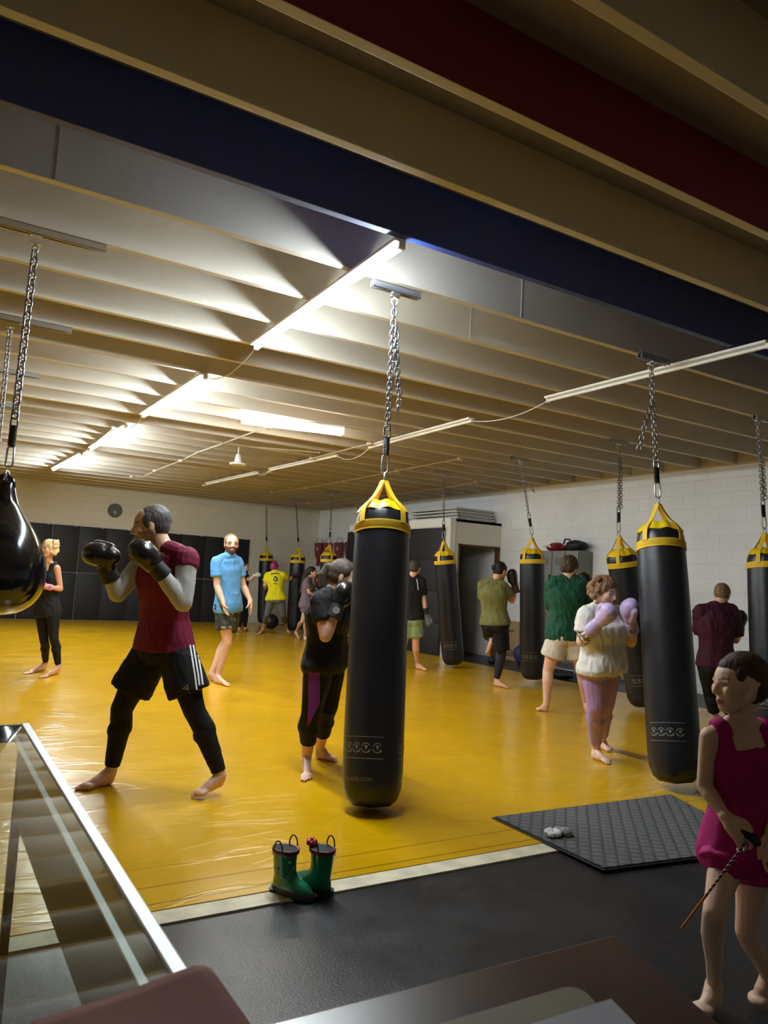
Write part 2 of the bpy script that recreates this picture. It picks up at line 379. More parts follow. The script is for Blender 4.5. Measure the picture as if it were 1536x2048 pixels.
for y in JY:
    m, lb = m_cream, None
    if abs(y - 2.30) < .01: m, lb = [m_cream, m_maroon_j], 'joist with a maroon painted face'
    if abs(y - 3.49) < .01: m, lb = m_navy, 'navy blue painted joist'
    g = Geo().box((XL, y - .055, CEIL), (WX - .04, y, DECK))
    if lb and 'maroon' in lb:
        g.m = [0, 0, 1, 0, 0, 0]
    o = obj('joist', g, m, ceil, label=lb, bevel=.004 if y < 8 else 0)
    o.data.transform(Matrix.Identity(4))
    # board joints and dark nail heads on the joist faces are thin vertical battens
keep(struct('trim_2', Geo().box((WX - .04, YB, CEIL - .005), (WX, WY, DECK)), m_cream))
g = Geo()
for (u, v0, y) in ((1043, 0, 4.07), (943, 0, 4.69), (105, 0, 4.07)):
    x = onY(u, 600 if u > 500 else 420, y - .055)[0]
    g.box((x - .003, y - .059, CEIL + .005), (x + .003, y - .055, DECK - .02))
keep(struct('trim_3', g, m_cream, label='thin vertical board joints on the cream joists'))

# ---------------------------------------------------------------- ceiling lamps
def tube_light(name, x0, y0, x1, y1, z, lit, label, group):
    p0, p1 = V((x0, y0, z)), V((x1, y1, z)); ax = (p1 - p0).normalized(); s = ax.cross(V((0, 0, 1)))   # s points to +X
    t = empty(name, (p0 + p1) / 2 + V((0, 0, -.04)), label, 'ceiling light', group)
    c = (p0 + p1) / 2; h = (p1 - p0) / 2
    g = Geo().obox(c + V((0, 0, .014)) - s * .014, s * .036, h, V((0, 0, .010)))
    obj('housing', g, m_white, t, bevel=.002)
    obj('tube', Geo().cyl(p0 + ax * .02 + V((0, 0, -.012)), p1 - ax * .02 + V((0, 0, -.012)), .0145, n=10), m_emit if lit else m_white, t, smooth=True, auto=40,
        label='glowing white tube' if lit else None)
    if lit:
        g = Geo().obox(c + V((0, 0, -.0285)), s * .012, h - ax * .03, V((0, 0, .0015)), 0); g.m = [1, 0, 0, 0, 0, 0]  # added emitter below the tube, glowing downward only, to light the floor more
        obj('lens', g, [m_white, m_down_emit], t, recalc=False, label='added glowing strip under the tube, throwing light down')
    for q, a in ((p0, 1), (p1, -1)):
        obj('end_cap', Geo().obox(q + ax * a * .01 + V((0, 0, -.012)), s * .02, ax * .012, V((0, 0, .02))), m_white, t, bevel=.003)
    return t
TZ = 3.215
lit = [('t', 2.115, 3.46, 2.20, 5.83, 'lit white tube light nearest the camera, starting at the navy joist'),
       ('t', 2.18, 7.06, 2.18, 9.46, 'second lit white tube light from the camera, behind the nearest one'),
       ('t', 2.19, 10.41, 2.19, 12.85, 'third lit white tube light from the camera'),
       ('t', 2.19, 13.7, 2.12, 16.45, 'farthest lit white tube light, near the back wall')]
for _, a, b, c, d, lb in lit: tube_light('tube_light', a, b, c, d, TZ, True, lb, 'lit tube lights in a row')
unl = [(5.12, 3.19, 5.13, 5.49, 'unlit white tube light at the right edge, nearest of the unlit row'),
       (5.18, 6.75, 5.26, 9.2, 'unlit white tube light passing behind the centre chain'),
       (5.28, 10.2, 5.2, 12.6, 'third unlit white tube light of the unlit row'),
       (5.2, 13.2, 5.12, 15.9, 'farthest unlit white tube light of the unlit row')]
for a, b, c, d, lb in unl: tube_light('tube_light', a, b, c, d, TZ, False, lb, 'unlit tube lights in a row')
# wide wrap-around fixture
a, b = G(487, 838, 3.19), G(680, 862, 3.19); b = a + (b - a).normalized() * 1.24
t = empty('ceiling_light', (a + b) / 2, 'short wide ceiling light with a warm glowing diffuser', 'ceiling light')
g = Geo(); ax = (b - a).normalized(); s = ax.cross(V((0, 0, 1)))
prof = [(-.075, .03), (-.07, -.02), (-.045, -.05), (.045, -.05), (.07, -.02), (.075, .03)]
g.loft([[q + s * p[0] + V((0, 0, p[1])) for p in prof] for q in (a, b)]); obj('diffuser', g, m_warm, t, label='warm glowing diffuser')
obj('backplate', Geo().obox((a + b) / 2 + V((0, 0, .04)), ax * .63, s * .08, V((0, 0, .012))), m_white, t)
for q, k in ((a, -1), (b, 1)): obj('end_cap', Geo().obox(q + ax * k * .008 + V((0, 0, -.008)), ax * .008, s * .08, V((0, 0, .045))), m_white, t, bevel=.004)
# cables between the tube lights
def cable(name, pts, r, m, label, cat='cable', group=None):
    return obj(name, Geo().path(pts, r, n=6), m, smooth=True, label=label, cat=cat, group=group)
def sag(p, q, s, n=12): return [p.lerp(q, i / n) + V((0, 0, -4 * s * (i / n) * (1 - i / n))) for i in range(n + 1)]
cable('power_cable', sag(V((2.2, 5.83, 3.2)), V((2.18, 7.06, 3.2)), .1), .004, m_white, 'thin white cable sagging between the two nearest lit tube lights')
cable('power_cable', sag(V((2.18, 9.46, 3.2)), V((2.19, 10.41, 3.2)), .05), .004, m_white, 'thin white cable between the second and third lit tube lights')
cable('power_cable', sag(V((2.19, 12.85, 3.2)), V((2.19, 13.7, 3.2)), .06), .004, m_white, 'thin white cable between the third and farthest lit tube lights')
cable('power_cable', sag(V((5.13, 5.49, 3.2)), V((5.18, 6.75, 3.2)), .07), .005, m_white, 'white cable sagging between the two nearest unlit tube lights')
cable('power_cable', sag(V((5.26, 9.2, 3.2)), V((5.28, 10.2, 3.2)), .1), .005, m_white, 'white cable sagging left of the centre bag chain')
cable('power_cable', sag(V((5.2, 12.6, 3.2)), V((5.2, 13.2, 3.2)), .05), .005, m_white, 'short white cable between the two farthest unlit tube lights')
# conduits with small boxes
m_cond = mat('painted conduit', (196, 186, 166), .5)
def conduit(px, label, boxes, r=.011, end=None):
    pts = [G(u, v, CEIL - .02) for u, v in px]
    t = empty('conduit', pts[0], label, 'conduit')
    g = Geo()
    for a, b in zip(pts[:-1], pts[1:]): g.cap(a, b, r, r, n=8)
    obj('pipe', g, m_cond, t, smooth=True, auto=50)
    for i in boxes:
        obj('junction_box', Geo().lathe(pts[i] + V((0, 0, -.03)), (0, 0, 1), [(0, .045), (.045, .05)], n=12), m_cond, t)
    return t
conduit([(537, 853), (440, 889), (397, 904), (363, 921), (311, 941), (284, 955), (264, 953)], 'thin conduit running left from the warm ceiling light', [0, 3, 4, 6])
conduit([(752, 890), (740, 887), (625, 916), (541, 942), (468, 961), (409, 970)], 'thin conduit with round boxes left of the centre chain', [1, 2, 3, 4, 5])
conduit([(921, 917), (795, 941), (689, 962), (612, 975), (545, 984)], 'thin conduit behind the centre bag chain', [0, 1, 2, 3, 4])
conduit([(953, 963), (908, 973), (740, 995), (700, 998), (668, 1002), (617, 1006)], 'farthest thin conduit ending in a small white ball', [0, 2, 5])
conduit([(228, 856), (500, 893), (640, 905)], 'thin conduit crossing the ceiling along the joists', [0])
conduit([(225, 857), (165, 906)], 'short conduit beside the third lit tube light', [])
# bell shaped fixture
p = G(478, 893, CEIL - .02); t = empty('bell_fixture', p + V((0, 0, -.3)), 'small white bell-shaped fixture hanging from the ceiling behind the warm light', 'ceiling fixture')
obj('stem', Geo().cyl(p, p + V((0, 0, -.12)), .012), m_cond, t)
obj('bell', Geo().lathe(p + V((0, 0, -.12)), (0, 0, -1), [(0, .03), (.06, .045), (.12, .055), (.135, .12), (.16, .125), (.162, .02)], n=20), m_white, t, smooth=True, auto=40)

# ---------------------------------------------------------------- chains and heavy bags
def link_path(c, ax, side, L, W, r, g, n=14, k=6):
    pts = []
    for i in range(n):
        a = 2 * pi * i / n; ca, sa = math.cos(a), math.sin(a)
        pts.append((math.copysign(L / 2 - W / 2, sa) + sa * W / 2, ca * W / 2))
    N = ax.cross(side); vv = []; fs = []
    for i in range(n):
        l, w = pts[i]; a = 2 * pi * i / n; dn = ax * math.sin(a) + side * math.cos(a)
        for j in range(k):
            b = 2 * pi * j / k; vv.append(c + ax * l + side * w + dn * (r * math.cos(b)) + N * (r * math.sin(b)))
    for i in range(n):
        for j in range(k):
            fs.append((i * k + j, ((i + 1) % n) * k + j, ((i + 1) % n) * k + (j + 1) % k, i * k + (j + 1) % k))
    g.add(vv, fs)
def links(pts, L=.050, W=.032, r=.0052, far=False):
    g = Geo(); n, k = (8, 4) if far else (14, 6)
    segs = [(V(a), V(b)) for a, b in zip(pts[:-1], pts[1:])]; i = 0; pitch = L - 2.2 * r - r
    for a, b in segs:
        d = b - a; ax = d.normalized(); m = max(1, int(d.length / pitch)); s = ax.orthogonal().normalized()
        s2 = ax.cross(s)
        for q in range(m):
            link_path(a + d * ((q + .5) / m), ax, s if i % 2 == 0 else s2, L, W, r, g, n, k); i += 1
    return g
def hang(mount, ringp, label, twin=0.0, tail=None, far=False, spring=True, group='chains holding the heavy bags', big=1.0):
    """chain from the ceiling to a bag's ring"""
    d = (ringp - mount); ax = d.normalized(); L = d.length
    t = empty('hanging_chain', mount, label, 'chain', group)
    def at(s): return mount + ax * s
    e = L - (.30 if spring else .06)
    g = Geo().ring(at(.03), ax.orthogonal(), .02, .006, n=12, k=6); g.obox(mount + V((0, 0, .0)), (.03, 0, 0), (0, .018, 0), (0, 0, .004)); g.cyl(mount, at(.015), .007, n=8)
    obj('eye_bolt', g, m_steel, t, smooth=True, auto=40)
    side = CAM.col[0].copy()
    obj('chain_links', links([at(.05), at(e)], .050 * big, .033 * big, .0053 * big, far), m_chain, t, smooth=True)
    if twin:
        a0, a1 = at(.05 + (e - .05) * .18) + side * .022, at(.05 + (e - .05) * twin) + side * .03
        obj('chain_links', links([a0, a1], .050, .032, .0050, far), m_chain, t, smooth=True, label='second strand of the chain')
    if tail: obj('chain_tail', links(tail, .050, .032, .0050, far), m_chain, t, smooth=True, label='loose end of the chain')
    if spring:
        g = Geo()
        if far: g.cyl(at(e + .05), at(e + .17), .022, n=10)
        else:
            U = ax.orthogonal().normalized(); W = ax.cross(U); n = 120
            g.path([at(e + .045 + .125 * i / n) + U * (.018 * math.cos(i * 2 * pi / 10)) + W * (.018 * math.sin(i * 2 * pi / 10)) for i in range(n + 1)], .0048, n=5)
            g.cyl(at(e + .05), at(e + .165), .013, n=10)
        obj('spring', g, m_dark, t, smooth=True, auto=45)
        g = Geo(); link_path(at(e + .02), ax, side, .09, .04, .006, g); obj('swivel', g, m_chain, t, smooth=True)
        g = Geo(); link_path(at(e + .23), ax, side, .12, .042, .0065, g); obj('carabiner', g, m_steel, t, smooth=True)
    return t
def channel(c, L, label):
    c = V(c); g = Geo(); x0, x1 = c.x - L / 2, c.x + L / 2; z1 = CEIL; w = .0225
    g.box((x0, c.y - w, z1 - .045), (x1, c.y - w + .003, z1)); g.box((x0, c.y + w - .003, z1 - .045), (x1, c.y + w, z1)); g.box((x0, c.y - w, z1 - .003), (x1, c.y + w, z1))
    g.box((x0, c.y - w, z1 - .045), (x1, c.y - w + .011, z1 - .042)); g.box((x0, c.y + w - .011, z1 - .045), (x1, c.y + w, z1 - .042))
    g.box((c.x - .03, c.y - .02, z1 - .051), (c.x + .03, c.y + .02, z1 - .043))
    return obj('mounting_channel', g, m_steel, label=label, cat='bracket', group='steel channels the chains hang from')
BL = 2.06
def text_geo(s, size, font_scale=1.0):
    cu = bpy.data.curves.new('t', 'FONT'); cu.body = s; cu.size = size; cu.resolution_u = 3; cu.align_x = 'LEFT'
    o = bpy.data.objects.new('t', cu); C.objects.link(o)
    me = bpy.data.meshes.new_from_object(o.evaluated_get(bpy.context.evaluated_depsgraph_get()))
    bpy.data.objects.remove(o); bpy.data.curves.remove(cu)
    bm = bmesh.new(); bm.from_mesh(me); bpy.data.meshes.remove(me)
    bmesh.ops.subdivide_edges(bm, edges=[e for e in bm.edges if e.calc_length() > .004], cuts=2)
    g = Geo(); bm.verts.ensure_lookup_table()
    g.add([v.co.copy() for v in bm.verts], [tuple(v.index for v in f.verts) for f in bm.faces]); bm.free(); return g
def bag_radius(s):
    pr = [(.19, .085), (.215, .125), (.25, .158), (.30, .172), (.36, .176), (.6, .180), (1.6, .182), (1.85, .181), (1.95, .173), (2.01, .15), (2.045, .11), (2.06, .001)]
    for (a, ra), (b, rb) in zip(pr[:-1], pr[1:]):
        if a <= s <= b: return ra + (rb - ra) * (s - a) / (b - a)
    return .18
def wrap(g, ang0, s0, lift=.0015):
    """bend a flat drawing (x along the arc, y up) around the bag; bag frame has z down = -s"""
    for i, (x, yv, z) in enumerate(g.v):
        s = s0 - yv; r = bag_radius(s) + lift; a = ang0 + x / r
        g.v[i] = (math.cos(a) * r, math.sin(a) * r, -s)
    return g
def flat_ring(g, cx, cy, r0, r1, a0=0, a1=2 * pi, n=28):
    vv = []; fs = []
    for i in range(n + 1):
        a = a0 + (a1 - a0) * i / n
        vv += [(cx + r0 * math.cos(a), cy + r0 * math.sin(a), 0), (cx + r1 * math.cos(a), cy + r1 * math.sin(a), 0)]
    for i in range(n): fs.append((2 * i, 2 * i + 1, 2 * i + 3, 2 * i + 2))
    g.add(vv, fs)
def flat_strip(g, x0, x1, y0, y1, n=40):
    vv = []; fs = []
    for i in range(n + 1):
        x = x0 + (x1 - x0) * i / n; vv += [(x, y0, 0), (x, y1, 0)]
    for i in range(n): fs.append((2 * i, 2 * i + 2, 2 * i + 3, 2 * i + 1))
    g.add(vv, fs)
m_bag = mat('bag vinyl', (24, 26, 34), .38, bump=.003, bscale=7, var=.12, vscale=5, spec=.5)
m_bagy = mat('yellow gathered vinyl', (236, 196, 20), .35, bump=.003, bscale=14)
m_print = mat('grey print', (128, 126, 118), .6)
def emblem(g, cx):
    flat_ring(g, cx, 0, .022, .0275, .5, 2.9); flat_ring(g, cx, 0, .024, .03, 3.3, 6.0)
    g.add([(cx - .010, .012, 0), (cx - .002, -.014, 0), (cx + .012, .004, 0), (cx + .004, .015, 0)], [(0, 1, 2, 3)])
    g.add([(cx + .006, -.018, 0), (cx + .026, -.026, 0), (cx + .02, -.012, 0)], [(0, 1, 2)])
def bag_mesh_parts():
    """geometry in the bag's own frame: ring at the origin, bag hanging down -z"""
    O = V((0, 0, 0)); D = V((0, 0, -1)); parts = []
    prof = [(.25, .150)] + [(s, bag_radius(s)) for s in (.26, .275, .30, .33, .36, .42, .5, .6, .8, 1.0, 1.2, 1.4, 1.6, 1.75, 1.85, 1.9, 1.95, 1.98, 2.01, 2.03, 2.045, 2.055, 2.06)]
    g = Geo().lathe(O, D, prof, n=48, U=V((1, 0, 0)))
    for i, v in enumerate(g.v):          # gathered pleats towards the top
        s = -v[2]
        if s < .33:
            a = math.atan2(v[1], v[0]); k = 1 + .035 * math.sin(a * 11) * (0.33 - s) / .1; g.v[i] = (v[0] * k, v[1] * k, v[2])
    parts.append(('bag_body', g, m_bag, None))
    g = Geo().lathe(O, D, [(.19, .06), (.182, .085), (.19, .115), (.215, .138), (.24, .156), (.258, .166), (.262, .15)], n=48, U=V((1, 0, 0)))
    for i, v in enumerate(g.v):
        a = math.atan2(v[1], v[0]); k = 1 + .05 * math.sin(a * 11); g.v[i] = (v[0] * k, v[1] * k, v[2] + .006 * math.sin(a * 7))
    parts.append(('gathered_top', g, m_bagy, 'bright yellow gathered collar'))
    g = Geo().lathe(O, D, [(.335, .170), (.337, .1815), (.352, .1835), (.354, .1822), (.366, .1838), (.368, .1825), (.382, .1838), (.384, .182), (.398, .1835), (.400, .172)], n=48, U=V((1, 0, 0)))
    parts.append(('top_band', g, m_strap, 'yellow webbing band'))
    for q in range(4):
        a = pi / 4 + q * pi / 2; e = V((math.cos(a), math.sin(a), 0)); tt = V((-math.sin(a), math.cos(a), 0))
        prof = [(.022, .014), (.06, .03), (.1, .052), (.15, .085), (.19, .12), (.215, .148), (.25, .172), (.29, .181), (.345, .184)]
        g = Geo(); wd = .021
        g.loft([[e * (r + x) + tt * w_ + V((0, 0, -s)) for x, w_ in ((0, -wd), (.004, -wd), (.004, wd), (0, wd))] for s, r in prof])
        parts.append(('strap', g, m_strap, None))
    g = Geo().ring((0, 0, -.006), (0, 1, 0), .032, .006, n=20, k=8)
    parts.append(('hanging_ring', g, m_steel, 'steel ring'))
    g = Geo()                                            # printed emblem band
    flat_strip(g, -.205, .06, .058, .062); flat_strip(g, -.205, .06, -.062, -.058)
    for cx in (-.165, -.105, -.045, .022): emblem(g, cx)
    parts.append(('printed_band', wrap(g, 0, 1.72), m_print, 'grey printed ring emblems'))
    g = Geo(); emblem(g, .19); emblem(g, .26)
    flat_strip(g, .165, .29, .058, .062); flat_strip(g, .165, .29, -.062, -.058)
    parts.append(('printed_emblem', wrap(g, 0, 1.72), m_print, 'grey printed emblems at the side'))
    return parts
_bag_cache = None
def heavy_bag(ringp, bottom, label, turn=0.0, detail=True, text=None):
    """turn: extra rotation (radians) of the printed side about the bag's own axis"""
    global _bag_cache
    ax = (bottom - ringp); L = ax.length; D = ax.normalized(); Z = -D
    toc = (V((0, 0, CAMZ)) - ringp); X = (toc - Z * toc.dot(Z)).normalized(); Y = Z.cross(X)
    Rm = Matrix((X, Y, Z)).transposed() @ Matrix.Rotation(turn, 3, 'Z')
    t = empty('heavy_bag', ringp, label, 'punching bag', 'tall black heavy bags with yellow straps')
    t.rotation_euler = Rm.to_euler(); t.scale = (1, 1, L / BL)
    if _bag_cache is None:
        _bag_cache = []
        for nm, g, m, lb in bag_mesh_parts():
            me = g.mesh(nm); me.materials.append(m)
            if not nm.startswith('printed'):
                bm = bmesh.new(); bm.from_mesh(me); bmesh.ops.recalc_face_normals(bm, faces=bm.faces); bm.to_mesh(me); bm.free()
                me.polygons.foreach_set('use_smooth', [True] * len(me.polygons)); me.set_sharp_from_angle(angle=math.radians(50))
            _bag_cache.append((nm, me, lb))
    for nm, me, lb in _bag_cache:
        o = bpy.data.objects.new(nm, me); C.objects.link(o); o.parent = t; setp(o, lb)
    if text:
        g = text_geo(text, .030); wd = max(v[0] for v in g.v)
        for i, v in enumerate(g.v): g.v[i] = (v[0] - wd, v[1], v[2])
        me = wrap(g, -.02, 1.905).mesh('printed_words'); me.materials.append(m_print)
        o = bpy.data.objects.new('printed_words', me); C.objects.link(o); o.parent = t; setp(o, 'small grey printed web address')
    return t
def mnt(u, v): q = G(u, v, 3.205); return q
BAGS = [  # ring px, d, bottom px, d, mount px, label, chain label, turn
 ('main', (769, 955), 5.05, (742, 1622), 4.45, (790, 592), 'large black heavy bag in front, beside person in black tee and purple panel leggings', 'chain of the large front bag in the centre', 0.0),
 ('R', (1316, 1003), 5.95, (1352, 1568), 5.32, (1302, 727), 'large black heavy bag leaning right, in front of person with lilac gloves', 'chain with a long loose end, above the bag by the person with lilac gloves', 0.15),
 ('D', (1237, 1068), 9.1, (1288, 1413), 9.0, (1238, 888), 'black heavy bag half hidden behind the person with lilac gloves', 'doubled dark chain of the bag behind the person with lilac gloves', .5),
 ('B', (1064, 1073), 11.1, (1066, 1360), 10.9, (1041, 922), 'black heavy bag between person in olive shirt and person in green shirt', 'slanting chain of the bag right of person in olive shirt', .1),
 ('A', (887, 1080), 12.5, (907, 1330), 12.4, (888, 949), 'black heavy bag swinging in front of the white cubicle with the dark door', 'chain in front of the white cubicle corner', .2),
 ('E', (1529, 1062), 7.9, (1545, 1480), 7.5, (1515, 841), 'black heavy bag cut off by the right edge of the picture', 'doubled chain at the right edge of the picture', .4),
 ('f1', (533, 1092), 20.2, (528, 1247), 20.0, (533, 1012), 'farthest black heavy bag, left of person in yellow shirt', 'thin far chain above the person in yellow shirt', 2.5),
 ('f2', (597, 1094), 18.2, (588, 1262), 18.0, (592, 1003), 'far black heavy bag between person in yellow shirt and person in grey purple outfit', 'thin far chain with a loose end above the middle far bag', 2.6),
 ('f3', (659, 1088), 16.6, (650, 1279), 16.4, (664, 988), 'far black heavy bag behind the head of person in black tee', 'thin far chain in front of the maroon hanging gear', 2.7)]
for key, rp, rd, bp_, bd, mp_, lb, cl, turn in BAGS:
    rg, bt, mt = P(*rp, rd), P(*bp_, bd), mnt(*mp_)
    if bt.z < .02: bt.z = .02
    mt.z = 3.2
    heavy_bag(rg, bt, lb, turn, text='OUTSLAYER.COM' if key == 'main' else None)
    tail = None
    far = rd > 8.5
    if key == 'main':
        q = mt.lerp(rg, .25); tail = [q + CAM.col[0] * .02, P(799, 800, rd), P(795, 822, rd)]
    if key == 'R':
        q = mt.lerp(rg, .28); tail = [q, P(1290, 850, rd), P(1277, 900, rd)]
    if key == 'B': tail = [P(1049, 965, rd), P(1060, 972, rd), P(1069, 985, rd)]
    if key == 'f2': tail = [P(597, 1082, rd), P(604, 1084, rd)]
    hang(mt, rg + V((0, 0, .02)), cl, twin={'main': .45, 'D': .98, 'E': .98}.get(key, 0), tail=tail, far=far)
for u, v, L, lb in [(792, 582, .36, 'short steel channel on the ceiling above the large front bag'), (1308, 720, .34, 'short steel channel above the bag leaning right'),
                    (1530, 840, .36, 'short steel channel at the right edge of the ceiling'), (1238, 885, .30, 'short steel channel above the bag behind the person with lilac gloves'),
                    (1040, 919, .32, 'short steel channel above the bag right of person in olive shirt'), (888, 946, .3, 'dark channel above the bag in front of the cubicle'),
                    (592, 1001, .3, 'small far channel above the middle far bag'), (664, 985, .3, 'small far channel above the maroon hanging gear')]:
    p = G(u, v, CEIL - .03); channel(p, L, lb)
for a, b, lb in [((-80, 440), (207, 511), 'long steel channel at the left edge, nearest of the four at left'), ((-60, 640), (139, 671), 'second long steel channel at the left edge'),
                 ((-60, 742), (75, 763), 'third long steel channel at the left edge'), ((-40, 810), (22, 820), 'fourth and farthest steel channel at the left edge')]:
    p, q = G(*a, CEIL - .035), G(*b, CEIL - .035)
    y = min(JY, key=lambda k: abs(k - .027 - q.y)) - .027
    channel(((p.x + q.x) / 2, y, 0), q.x - p.x, lb)
# teardrop bag
mt = G(72, 488, 3.205); rg = P(17, 938, 4.3)
hang(mt, rg, 'heavy chain with black spring holding the teardrop bag', spring=True, big=1.25, group='chains at the left edge')
mt2 = G(20, 655, 3.205); rg2 = P(-8, 935, 6.1)
hang(mt2, rg2, 'thinner chain hanging just left of the teardrop bag chain', spring=False, group='chains at the left edge')
t = empty('teardrop_bag', rg, 'glossy black teardrop punching bag at the left edge', 'punching bag')
prof = [(-.015, .001), (-.01, .03), (.02, .045), (.07, .058), (.12, .075), (.18, .112), (.25, .160), (.33, .205), (.42, .238), (.50, .252), (.57, .248), (.63, .228), (.68, .192), (.715, .145), (.735, .09), (.745, .001)]
import numpy as _n
def smooth_prof(pr, k=3):
    out = []
    for i in range(len(pr) - 1):
        p0, p1, p2, p3 = pr[max(i - 1, 0)], pr[i], pr[i + 1], pr[min(i + 2, len(pr) - 1)]
        for j in range(k):
            u = j / k
            out.append(tuple(.5 * ((2 * p1[c]) + (-p0[c] + p2[c]) * u + (2 * p0[c] - 5 * p1[c] + 4 * p2[c] - p3[c]) * u * u + (-p0[c] + 3 * p1[c] - 3 * p2[c] + p3[c]) * u ** 3) for c in (0, 1)))
    return out + [pr[-1]]
m_tear = mat('glossy black vinyl', (14, 15, 20), .13, coat=.6, bump=.0016, bscale=7, detail=1)
bo = P(14, 965, 4.3); axd = (P(-10, 1207, 4.22) - P(17, 955, 4.3)).normalized()
obj('bag_shell', Geo().lathe(bo, axd, smooth_prof(prof), n=56), m_tear, t, smooth=True)
g = Geo().ring(bo + axd * .0, CAM.col[2], .03, .014, n=20, k=10, ry=.045); obj('hanging_eye', g, m_tear, t, smooth=True)
obj('shackle', Geo().ring(bo + axd * -.035, CAM.col[0], .022, .006, n=16, k=8, ry=.035), m_steel, t, smooth=True)
# ---------------------------------------------------------------- wall pads
def wall_pad(name, c, X, N, w, h, label, group):
    """padded panel centred at c, X along the wall, N out of it"""
    c, X, N = V(c), V(X), V(N); g = Geo(); b = .012; t_ = .045
    pts = []
    def rect(k, o): return [c + X * a * (w / 2 - k) + V((0, 0, e)) * (h / 2 - k) + N * o for a, e in ((-1, -1), (1, -1), (1, 1), (-1, 1))]
    g.loft([rect(.003, 0), rect(.003, t_ - b), rect(b * .4 + .003, t_ - b * .3), rect(b + .004, t_)])
    return obj(name, g, m_blackvinyl, label=label, cat='wall pad', group=group, smooth=True, auto=35)
x0 = 7.62; w_ = .622
for k in range(12):
    for row in range(2):
        xx = x0 - w_ * (k + .5)
        pd_ = wall_pad('wall_pad', (xx, WY, 1.70 if row else .57), (1, 0, 0), (0, -1, 0), w_ - .006, 1.12,
                 'black wall pad on the back wall, %s row, %s from the right end' % ('upper' if row else 'lower', ordinal(k)), 'black pads on the back wall')
        if row: obj('fastener', Geo().sph((xx + .2, WY - .05, 2.262), .024, n=8, k=6), m_white, pd_, smooth=True, label='small white fastener on the top edge')

# ---------------------------------------------------------------- clock
c = onY(230, 1021, WY - .03)
t = empty('wall_clock', c, 'round grey wall clock high on the back wall', 'clock')
obj('clock_case', Geo().lathe(c + V((0, .03, 0)), (0, -1, 0), [(0, .17), (.035, .17), (.04, .16), (.032, .155)], n=32), mat('clock rim', (70, 72, 74), .5), t, smooth=True, auto=40)
obj('clock_face', Geo().lathe(c + V((0, .0, 0)), (0, -1, 0), [(0, .155), (.004, .155)], n=32), mat('clock face', (92, 94, 94), .6), t)
g = Geo()
for k in range(12):
    a = k * pi / 6; g.obox(c + V((math.sin(a) * .13, -.006, math.cos(a) * .13)), (.006, 0, 0), (0, .001, 0), (0, 0, .006))
obj('hour_marks', g, m_print, t)
for nm, a, L in (('hour_hand', 3.5, .07), ('minute_hand', 2.95, .11)):
    e = V((math.sin(a), 0, math.cos(a))); obj(nm, Geo().obox(c + e * L / 2 + V((0, -.008, 0)), e * L / 2, (0, .001, 0), e.cross(V((0, 1, 0))) * .006), m_white, t)

# ---------------------------------------------------------------- cubicle with the dark door
BX, BY, BH, BY2 = 8.48, 11.55, 2.59, 15.5
m_box = mat('white wallboard', (222, 220, 210), .6, bump=.0006, bscale=40)
dx0, dx1, dz = onY(917, 1087, BY).x, onY(1000, 1092, BY).x, onY(917, 1087, BY).z
g = Geo()
g.box((BX, BY, 0 - .012), (dx0, BY + .1, BH)); g.box((dx1, BY, -.012), (WX, BY + .1, BH)); g.box((dx0, BY, dz), (dx1, BY + .1, BH))
g.box((BX, BY + .1, -.012), (BX + .1, BY2, BH)); g.box((BX, BY2 - .1, -.012), (WX, BY2, BH)); g.box((BX, BY, BH - .05), (WX, BY2, BH))
keep(struct('wall_cubicle', g, m_box, label='white cubicle room against the right wall'))
g = Geo().box((BX - .02, BY - .02, 2.44), (BX, BY2, BH + .01)); g.box((BX - .02, BY - .012, -.01), (BX + .1, BY, BH + .01))
keep(struct('trim_4', g, m_white))
g = Geo(); fr = mat('brown door frame', (98, 72, 48), .5, var=.2, vscale=8)
g.box((dx0, BY - .008, 0), (dx0 + .035, BY + .11, dz)); g.box((dx1 - .035, BY - .008, 0), (dx1, BY + .11, dz)); g.box((dx0, BY - .008, dz - .03), (dx1, BY + .11, dz))
keep(struct('trim_5', g, fr))
t = empty('door_1', (dx0 + .04, BY + .1, 0)); t['kind'] = 'structure'; t['label'] = 'open dark door of the white cubicle'
m_door = mat('dark grey door', (26, 28, 32), .5)
hx = V((dx1 - dx0 - .12, .0, 0)); e = V((.22, .95, 0)).normalized(); q0 = V((dx0 + .05, BY + .1, 0))
ds = (dx1 - dx0 - .08)
g = Geo().obox(q0 + e * ds / 2 + V((0, 0, dz / 2 - .02)), e * ds / 2, e.cross(V((0, 0, 1))) * .02, V((0, 0, dz / 2 - .03))); do = obj('door_panel', g, m_door, t)
p = q0 + e * (ds - .07) + V((.05, -.02, 1.0)); p.x = max(p.x, dx0 + .06)
g = Geo().cyl(p, p + V((.06, -.03, 0)), .012); g.cap(p + V((.06, -.03, 0)), p + V((.05, -.14, 0)), .009, .009)
obj('door_handle', g, m_steel, t, smooth=True, auto=40, label='chrome lever handle')
# inner wall seen through the opening; the unlit room's darkness is put into its colour
keep(struct('wall_inner', Geo().box((BX + .1, BY + 1.3, -.01), (WX, BY + 1.36, BH - .05)), mat('inner wall in painted gloom', (20, 22, 36), .6)))
# pads on the cubicle's side
pw = (BY2 - BY - .15) / 6
for k in range(3):
    for row in range(4):
        yy = BY + .16 + (k + .5) * pw * 2; zz = (.3, .9, 1.5, 2.1)[row]
        wall_pad('wall_pad', (BX - .02, yy, zz + .01), (0, 1, 0), (-1, 0, 0), pw * 2 - .006, .598 if row < 3 else .62,
                 'black pad on the cubicle side, %s row from the floor, %s from its near corner' % (ordinal(row), ordinal(k)), 'black pads on the cubicle side')
